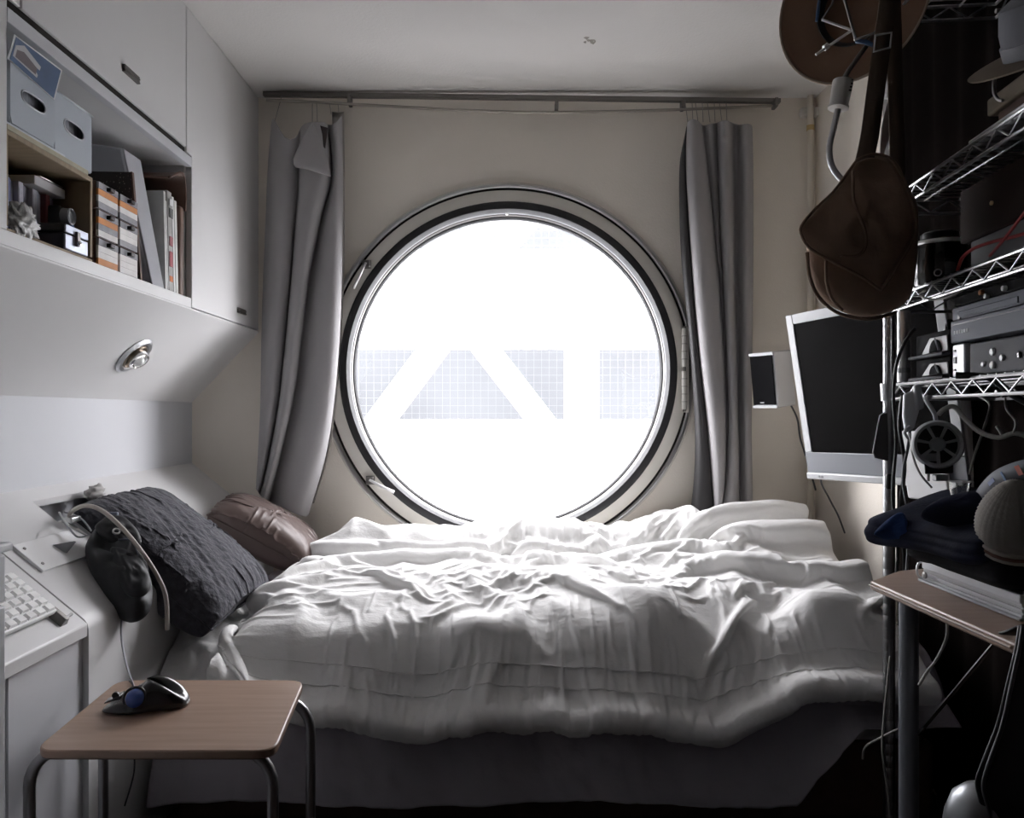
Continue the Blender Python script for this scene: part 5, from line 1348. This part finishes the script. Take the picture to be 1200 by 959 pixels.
# ------------------------------------------------------------------ low side table in front of the bed
TZ = 0.45
M_VEN = mat('beech_veneer', (.27, .18, .132), .38, col2=(.33, .225, .168), vscale=6, stretch=(1, 14, 1), bump=.05, bscale=60)
tb = thing('side_table', PZ(200, 840, TZ) * 1 - Vector((0, 0, TZ)), 'low side table with a beech top and bent steel legs, in front of the bed', 'table')
cor = [PZ(38, 880, TZ), PZ(322, 880, TZ), PZ(357, 797, TZ), PZ(139, 797, TZ)]
def rounded(cs, r, n=6):
    out = []
    for i in range(len(cs)):
        p, a, b = cs[i], cs[i - 1], cs[(i + 1) % len(cs)]
        u = (a - p).normalized(); v = (b - p).normalized()
        for k in range(n + 1):
            t = k / n
            q0 = p + u * r * (1 - t); q1 = p + v * r * t
            out.append(q0.lerp(q1, t))
    return out
poly = rounded(cor, .035)
top = MB().prism([p - Vector((0, 0, .014)) for p in poly], (0, 0, .014)).build('tabletop', M_VEN, tb, bevel=.0025, angle=60)
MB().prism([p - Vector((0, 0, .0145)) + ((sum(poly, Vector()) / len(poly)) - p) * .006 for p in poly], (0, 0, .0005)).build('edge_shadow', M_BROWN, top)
ctr = sum(cor, Vector()) / 4
ydir = ((cor[3] - cor[0]) + (cor[2] - cor[1])).normalized(); xdir = (cor[1] - cor[0]).normalized()
M_LEG = mat('leg_steel', (.38, .38, .39), .33, 1.0)
for dy in (-.095, .13):
    c = ctr + ydir * dy + xdir * (-.028 if dy < 0 else 0)
    z0 = TZ - .026
    pts_ = []
    hw = .180; R = .062
    L = [(-hw - .022, .006), (-hw - .022, .12), (-hw - .022, z0 - R)] + [(-hw - .022 + R * (1 - math.cos(q)), z0 - R + R * math.sin(q)) for q in [math.pi / 2 * k / 7 for k in range(1, 8)]]
    Rr = [(-x, z) for x, z in L[::-1]]
    pts_ = [Vector((c.x, c.y, 0)) + xdir * x + Vector((0, 0, z)) for x, z in L + Rr]
    lg = MB().tube(pts_, .0095, 14).build('leg_frame', M_LEG, tb, smooth='all')
    for q in (pts_[0], pts_[-1]):
        MB().lathe([(.0115, 0), (.0115, .018), (.0100, .02)], (q.x, q.y, 0), (0, 0, 1), 14).build('rubber_foot', M_BLACKRUB, lg, smooth=True)
for dx in (-.10, .10):
    a = ctr + xdir * dx
    MB().tube([a + ydir * -.095 + Vector((0, 0, -.024)), a + ydir * .13 + Vector((0, 0, -.024))], .007, 8).build('cross_rail', M_LEG, tb, smooth=True)

# trackball mouse
tcn = PZ(166, 833, TZ) + Vector((0, .02, 0))
TMx = frame_m(tcn, Vector((1, .16, 0)), Vector((-.16, 1, 0)))
tm = thing('trackball', tcn, 'black trackball mouse with a blue ball lying on the beech side table', 'mouse', M=TMx)
vs = []; fs = []; nu_, nv_ = 40, 16
for j in range(nv_ + 1):
    v = j / nv_
    for i in range(nu_):
        a = 2 * math.pi * i / nu_
        ca, sa_ = math.cos(a), math.sin(a)
        x = .074 * math.copysign(abs(ca) ** .85, ca); y = .042 * math.copysign(abs(sa_) ** .8, sa_)
        tt = (x + .074) / .148
        prf = .006 + (.046 * (max(tt, 0) / .6) ** .75 if tt < .6 else .046 * math.sqrt(max(0, 1 - ((tt - .6) / .43) ** 2)))
        k = math.cos(v * math.pi / 2)
        # undercut waist on the thumb side
        bul = k ** .55
        yy = y * bul * (1 - .12 * math.exp(-((x - .01) / .03) ** 2) * (sa_ < 0)) + .010 * math.exp(-((x + .01) / .03) ** 2) * (1 - v) * (-1 if sa_ < 0 else 0)
        vs.append((x * (bul * .45 + .55 * (k ** .3)), yy, prf * math.sin(v * math.pi / 2) ** .8))
for j in range(nv_):
    for i in range(nu_):
        fs.append((j * nu_ + i, j * nu_ + (i + 1) % nu_, (j + 1) * nu_ + (i + 1) % nu_, (j + 1) * nu_ + i))
fs.append(tuple(range(nu_))[::-1])
MB().add(vs, fs).build('shell', mat('mouse_black', (.012, .012, .014), .22, coat=.3), tm, smooth='all', world=False, sub=1)
def sphere(c, r, n=28, m=16): return MB().lathe([(r * math.sin(math.pi * k / m), -r * math.cos(math.pi * k / m)) for k in range(m + 1)], c, (0, 0, 1), n)
sphere((-.010, -.033, .027), .0175).build('ball', mat('blue_ball', (.018, .06, .26), .12, coat=1.0), tm, smooth=True, world=False)
MB().tube([Vector((-.010, -.0365, .0285)) + Vector((math.cos(q) * .0185, math.sin(q) * .006, math.sin(q) * .0175)) for q in [k * .2618 for k in range(24)]], .0022, 6, closed=True).build('socket_rim', M_BLACKP, tm, smooth='all', world=False)
MB().hexa([(-.070, -.012, .012), (-.040, -.016, .021), (-.040, .012, .023), (-.070, .010, .013)], [(-.068, -.011, .015), (-.040, -.015, .027), (-.040, .011, .028), (-.068, .009, .016)]).build('button', M_BLACKG, tm, bevel=.002, world=False)
MB().lathe([(.006, -.003), (.006, .003)], (-.052, -.002, .024), (0, 1, 0), 14).build('scroll_wheel', M_BLACKP, tm, smooth=True, world=False)
cable('cord', [PZ(158, 806, TZ + .0018), PZ(152, 798.5, TZ + .002), P(152, 806, 1.56), P(152, 840, 1.59), P(156, 870, 1.60), P(157, 905, 1.60), P(146, 945, 1.58)], .0018, M_BLACKP, 'black cord hanging behind the beech side table', 'cord')

# ------------------------------------------------------------------ desk board at the right with its leg
DZ = 0.68
dk = thing('desk', (.85, 1.2, 0), 'narrow beech desk board on grey tube legs, in front of the rack post', 'desk')
A, B = PZ(1020, 681, DZ), PZ(1053, 669, DZ)
poly = [A, PZ(1186, 753, DZ), Vector((.672, .78, DZ)), Vector((1.085, .78, DZ)), Vector((1.085, 1.50, DZ)), Vector((B.x + .06, 1.50, DZ)), B]
MB().prism([p - Vector((0, 0, .016)) for p in poly], (0, 0, .016)).build('desktop', M_VEN, dk, bevel=.003, angle=20)
pw = [p - Vector((0, 0, .0165)) for p in poly]
edge = [PZ(1020, 681, DZ), PZ(1186, 753, DZ)]
MB().tube([e + Vector((-.001, 0, -.007)) for e in edge], .0022, 8).build('edge_band', mat('edge_beech', (.27, .20, .15), .35), dk, smooth=True)
M_TUBE = mat('slate_tube', (.22, .23, .26), .35, .6)
for x, y in ((P(1065, 0, 1.40).x, 1.40), (1.05, 1.40), (P(1065, 0, 1.40).x, .85), (1.05, .85)):
    ps = MB().lathe([(.019, 0), (.019, .02), (.0165, .024), (.0165, DZ - .018)], (x, y, 0), (0, 0, 1), 20).build('leg', M_TUBE, dk, smooth=True)
    MB().lathe([(.030, DZ - .022), (.030, DZ - .0165)], (x, y, 0), (0, 0, 1), 20).build('flange', M_GREYP, ps, smooth=True)
MB().tube([P(1166, 754, 1.13), P(1076, 861, 1.39)], .0032, 8).build('brace_rod', M_CHROME, dk, smooth=True)
cable('cable', [P(1110, 728, 1.33), P(1109, 748, 1.33), P(1098, 772, 1.34), P(1086, 788, 1.35), P(1077, 803, 1.36)], .0026, M_CWH, 'white cable hanging under the desk board', 'cable')
cable('cable', [P(1043, 770, 1.60), P(1040, 800, 1.60), P(1036, 840, 1.60), P(1034, 880, 1.60), P(1040, 930, 1.58), P(1043, 965, 1.57)], .0020, M_CGR, 'thin grey cable hanging left of the desk leg', 'cable')
cable('cable', [P(1052, 855, 1.62), P(1030, 866, 1.62), P(1014, 876, 1.62), P(1011, 890, 1.62)], .0022, M_CGR, 'short grey cable bending out left of the desk leg near the floor', 'cable')

# ring binder under the jeans
bi = thing('ring_binder', (.84, 1.25, DZ), 'white ring binder under the folded jeans on the desk board', 'binder')
bx = .742
M_BW = mat('binder_white', (.62, .63, .66), .4)
MB().box((bx, 1.112, DZ + .001), (bx + .20, 1.385, DZ + .005)).build('lower_cover', mat('binder_grey', (.42, .43, .45), .45), bi, bevel=.001)
MB().box((bx, 1.110, DZ + .026), (bx + .20, 1.372, DZ + .040)).build('upper_cover', M_BW, bi, bevel=.002)
for k in range(5):
    MB().box((bx + .006 + .002 * (k % 2), 1.116, DZ + .0055 + k * .004), (bx + .195, 1.38 - .003 * (k % 3), DZ + .0088 + k * .004)).build('sheet', mat('sheet_%d' % (k % 2), ((.58, .58, .60), (.48, .49, .50))[k % 2], .7), bi)
rg = MB()
for y in (1.366, 1.378):
    rg.tube([Vector((bx + .012 + .010 * math.cos(q), y, DZ + .021 + .018 * math.sin(q))) for q in [k * .524 for k in range(12)]], .0016, 6, closed=True)
MB().tube([Vector((bx + .004 + .008 * math.cos(q), 1.381, DZ + .021 + .014 * math.sin(q))) for q in [k * .524 for k in range(12)]], .002, 6, closed=True).build('ring', M_STEEL, bi, smooth='all')
MB().lathe([(.006, 0), (.006, .003), (.003, .004)], (bx - .0005, 1.358, DZ + .016), (-1, 0, 0), 14).build('finger_hole', M_DSTEEL, bi, smooth=True)

# folded jeans: a rounded slab with wrinkles, two pairs one on the other
def folded(name, c, sx, sy, sz3, label, m, seed, rz=0.0, tip=0.0):
    t = thing(name, c, label, 'trousers', 'folded jeans on the desk')
    vs = []; fs = []; n, mm = 72, 30
    for j in range(mm + 1):
        v = math.pi * (j / mm - .5)
        for i in range(n):
            a = 2 * math.pi * i / n
            f = lambda q, e: math.copysign(abs(q) ** e, q)
            x = f(math.cos(a), .35) * f(math.cos(v), .28); y = f(math.sin(a), .35) * f(math.cos(v), .28); z = f(math.sin(v), .6)
            p = Vector((x * sx, y * sy, z * sz3))
            w = noise.noise(Vector((p.x * 9, p.y * 14, p.z * 16 + seed))) * .014 + (.2 - abs(noise.noise(Vector((p.x * 12 + seed, p.y * 12, p.z * 30))))) * .014
            # layers show as soft horizontal grooves
            w += -.006 * math.exp(-((p.z + .3 * sz3 - .01 * noise.noise(Vector((p.x * 5, p.y * 5, seed)))) / .005) ** 2) - .005 * math.exp(-((p.z - .35 * sz3) / .004) ** 2)
            d = Vector((x, y, z * .8)).normalized()
            p += d * w
            p.x -= tip * max(0, y) ** 3 * max(0, -x) ** 2; p.z += .16 * p.x * (tip > 0) + .02 * (1 - abs(x)) * max(0, z)
            q = Matrix.Rotation(rz, 3, 'Z') @ p
            vs.append(Vector(c) + q + Vector((0, 0, sz3)))
    for j in range(mm):
        for i in range(n):
            fs.append((j * n + i, j * n + (i + 1) % n, (j + 1) * n + (i + 1) % n, (j + 1) * n + i))
    MB().add(vs, fs).build('denim', m, t, smooth='all', sub=1)
    return t
M_JEAN = mat('dark_denim', (.010, .013, .028), .9, bump=.4, bscale=240, var=.4, vscale=10)
M_JEAN2 = mat('black_denim', (.008, .008, .010), .9, bump=.4, bscale=240, var=.2, vscale=10)
j1 = folded('jeans', (.865, 1.26, DZ + .041), .155, .155, .036, 'black jeans folded on the white ring binder, lower of the two pairs', M_JEAN2, 3.0, .1)
j2 = folded('jeans', (.835, 1.29, DZ + .088), .155, .150, .028, 'dark blue jeans folded on top of the black pair, with a lighter blue corner', M_JEAN, 8.0, .12, .05)
lb = [P(1022, 627, 1.36), P(1036, 612, 1.345), P(1058, 599, 1.33), P(1066, 622, 1.31), P(1060, 634, 1.32), P(1040, 634, 1.35)]
pad(spline(lb + [lb[0]], 3)[:-1], .026, (-.5, -.75, .4), mat('blue_denim', (.020, .045, .13), .85, bump=.5, bscale=240, var=.4, vscale=16), 'folded_corner', j2, seed=4, amp=.004, fr=30)
hp_ = [P(1075, 606, 1.27), P(1095, 592, 1.26), P(1130, 579, 1.24), P(1160, 580, 1.20), P(1165, 608, 1.19), P(1120, 616, 1.22)]
pad(spline(hp_ + [hp_[0]], 3)[:-1], .04, (-.35, -.4, .85), M_JEAN, 'rumpled_leg', j2, seed=7, amp=.006, fr=22)
# small glass
gv = thing('small_glass', P(1126, 580, 1.33), 'small clear glass standing on the folded jeans below the display', 'glass')
gc_ = P(1125, 583, 1.32)
gm_ = mat('clear_glass', (.9, .92, .92), .05, trans=1.0)
MB().lathe([(.0, .0), (.014, .0), (.017, .026), (.0155, .026), (.0125, .003), (0, .003)], gc_, (0, 0, 1), 24).build('bowl', gm_, gv, smooth=True)
MB().lathe([(.017, .026), (.0177, .0268), (.0165, .0276), (.0155, .0265)], gc_, (0, 0, 1), 24, closed=True).build('rim', M_WHITEP, gv, smooth=True)
# knitted cap and the light strap at the right edge
M_KNIT = mat('grey_knit', (.24, .225, .21), .95)
kn = thing('knitted_cap', P(1180, 635, 1.14), 'pale grey knitted cap with a striped rim, lying on the jeans', 'cap')
kc = P(1193, 600, 1.13)
vs = []; fs = []; n, mm = 96, 48
kax = Matrix.Rotation(math.radians(-18), 3, 'Y') @ Matrix.Rotation(math.radians(20), 3, 'X')
for j in range(mm + 1):
    v = j / mm
    rr = .056 * (math.sin(min(1, v * 1.25) * math.pi / 2) ** .6) * (1 - .12 * max(0, v - .8) / .2)
    for i in range(n):
        a = 2 * math.pi * i / n
        st = .0016 * math.cos(a * 32) * math.cos(j * math.pi * .75) + .0006 * math.cos(a * 32)
        vs.append(kc + kax @ Vector(((rr + st) * math.cos(a), (rr + st) * math.sin(a), .052 - .10 * v)))
for j in range(mm):
    for i in range(n): fs.append((j * n + i, j * n + (i + 1) % n, (j + 1) * n + (i + 1) % n, (j + 1) * n + i))
MB().add(vs, fs).build('knit', M_KNIT, kn, smooth='all')
for k, (z, m_) in enumerate(((-.043, M_KNIT), (-.0495, mat('knit_brown', (.10, .06, .05), .95)), (-.055, M_KNIT))):
    MB().tube([kc + kax @ Vector((.0515 * math.cos(q), .0515 * math.sin(q), z)) for q in [q_ * .2618 for q_ in range(24)]], .0042, 8, closed=True).build('rim_band', m_, kn, smooth='all')
st = thing('lanyard_strap', P(1170, 550, 1.16), 'light grey strap with small red and blue marks arching over the knitted cap', 'strap')
sp_ = spline([P(1141, 583, 1.215), P(1150, 568, 1.20), P(1165, 553, 1.17), P(1183, 544, 1.14), P(1205, 538, 1.11), P(1228, 536, 1.08)], 8)
wd = Vector((.004, -.016, -.026))
MB().grid([[p, p + wd * .5, p + wd] for p in sp_]).build('band', mat('strap_grey', (.11, .118, .135), .6, spec=.2), st, solid=.003, smooth='all')
for i0, i1, m_, nm in ((18, 20, M_BLUE, 'blue_mark'), (11, 15, mat('strap_print', (.16, .20, .36), .5), 'printed_line'), (25, 28, mat('red_mark', (.36, .06, .03), .5), 'red_mark')):
    MB().grid([[sp_[i] + wd * .25 + Vector((-.0022, -.003, .0022)), sp_[i] + wd * (.45 if 'line' in nm else .75) + Vector((-.0022, -.003, .0022))] for i in range(i0, i1)]).build(nm, m_, st, solid=.0006)

# black coat hanging over the near end of the desk, silver appliance below it
M_COAT = mat('black_satin', (.012, .012, .014), .45, spec=.2, bump=.12, bscale=16, bdist=.006)
ct = thing('black_coat', (.72, .96, .3), 'black satin coat hanging from the near end of the desk board', 'coat')
rows = []
edge_l = spline([P(1192, 733, .98), P(1188, 760, .965), P(1178, 805, .95), P(1168, 850, .94), P(1152, 895, .93), P(1146, 920, .925), P(1153, 950, .92), P(1162, 1000, .92), P(1165, 1060, .92)], 6)
for i, p in enumerate(edge_l):
    r = []
    t = i / (len(edge_l) - 1)
    for k in range(26):
        s_ = k / 25
        x = p.x + s_ * (.30 + .03 * t)
        y = p.y - .055 * math.sin(math.pi * min(1, s_ * 1.6) ) * (.3 + .7 * t) + .05 * s_ - .02 * (1 - s_) * 0 + .02 * noise.noise(Vector((x * 10, p.z * 5, 2))) * s_ + .012 * math.sin(s_ * 15 + t * 2) * t
        r.append((x, y, p.z + .01 * math.sin(s_ * 6)))
    rows.append(r)
top_r = [(q[0], q[1] + .03, DZ + .012) for q in rows[0]]; top_r2 = [(q[0], q[1] + .045, DZ + .010) for q in rows[0]]
rows = [[(x, y, z) for x, y, z in top_r2], top_r] + rows
MB().grid(rows).build('cloth', M_COAT, ct, smooth='all', solid=.006, sub=1)
MB().tube(spline([p + Vector((.004, -.004, 0)) for p in edge_l[::6]], 5), .0025, 6).build('edge_seam', mat('coat_edge', (.03, .03, .034), .5), ct, smooth='all')
sv = thing('silver_appliance', P(1146, 950, .93), 'rounded silver appliance with a small round button standing in the lower right corner', 'appliance')
M_SIL = mat('silver_enamel', (.26, .27, .285), .38, .8)
c0 = Vector((P(1150, 0, .95).x, .95, 0))
MB().lathe([(.052, 0), (.055, .02), (.040, .06), (.034, .30), (.036, .40), (.042, .440), (.043, .462), (.040, .485), (.032, .508), (.018, .521), (0, .525)], c0, (0, 0, 1), 36).build('housing', M_SIL, sv, smooth='all')
bd = Vector((-.1, -1, .25)).normalized()
MB().lathe([(.0055, -.004), (.0055, .004), (.003, .006), (0, .006)], c0 + Vector((-.002, -.041, .470)), bd, 16).build('button', M_STEEL, sv, smooth=True)
MB().tube([c0 + Vector((.0435 * math.cos(q), .0435 * math.sin(q), .455)) for q in [k * .2618 for k in range(24)]], .0016, 6, closed=True).build('seam', M_DSTEEL, sv, smooth='all')
MB().lathe([(.013, 0), (.015, .003), (.012, .005)], c0 + Vector((-.026, -.033, .452)), Vector((-.6, -.75, .1)), 20).build('dial', M_GREYP, sv, smooth=True)
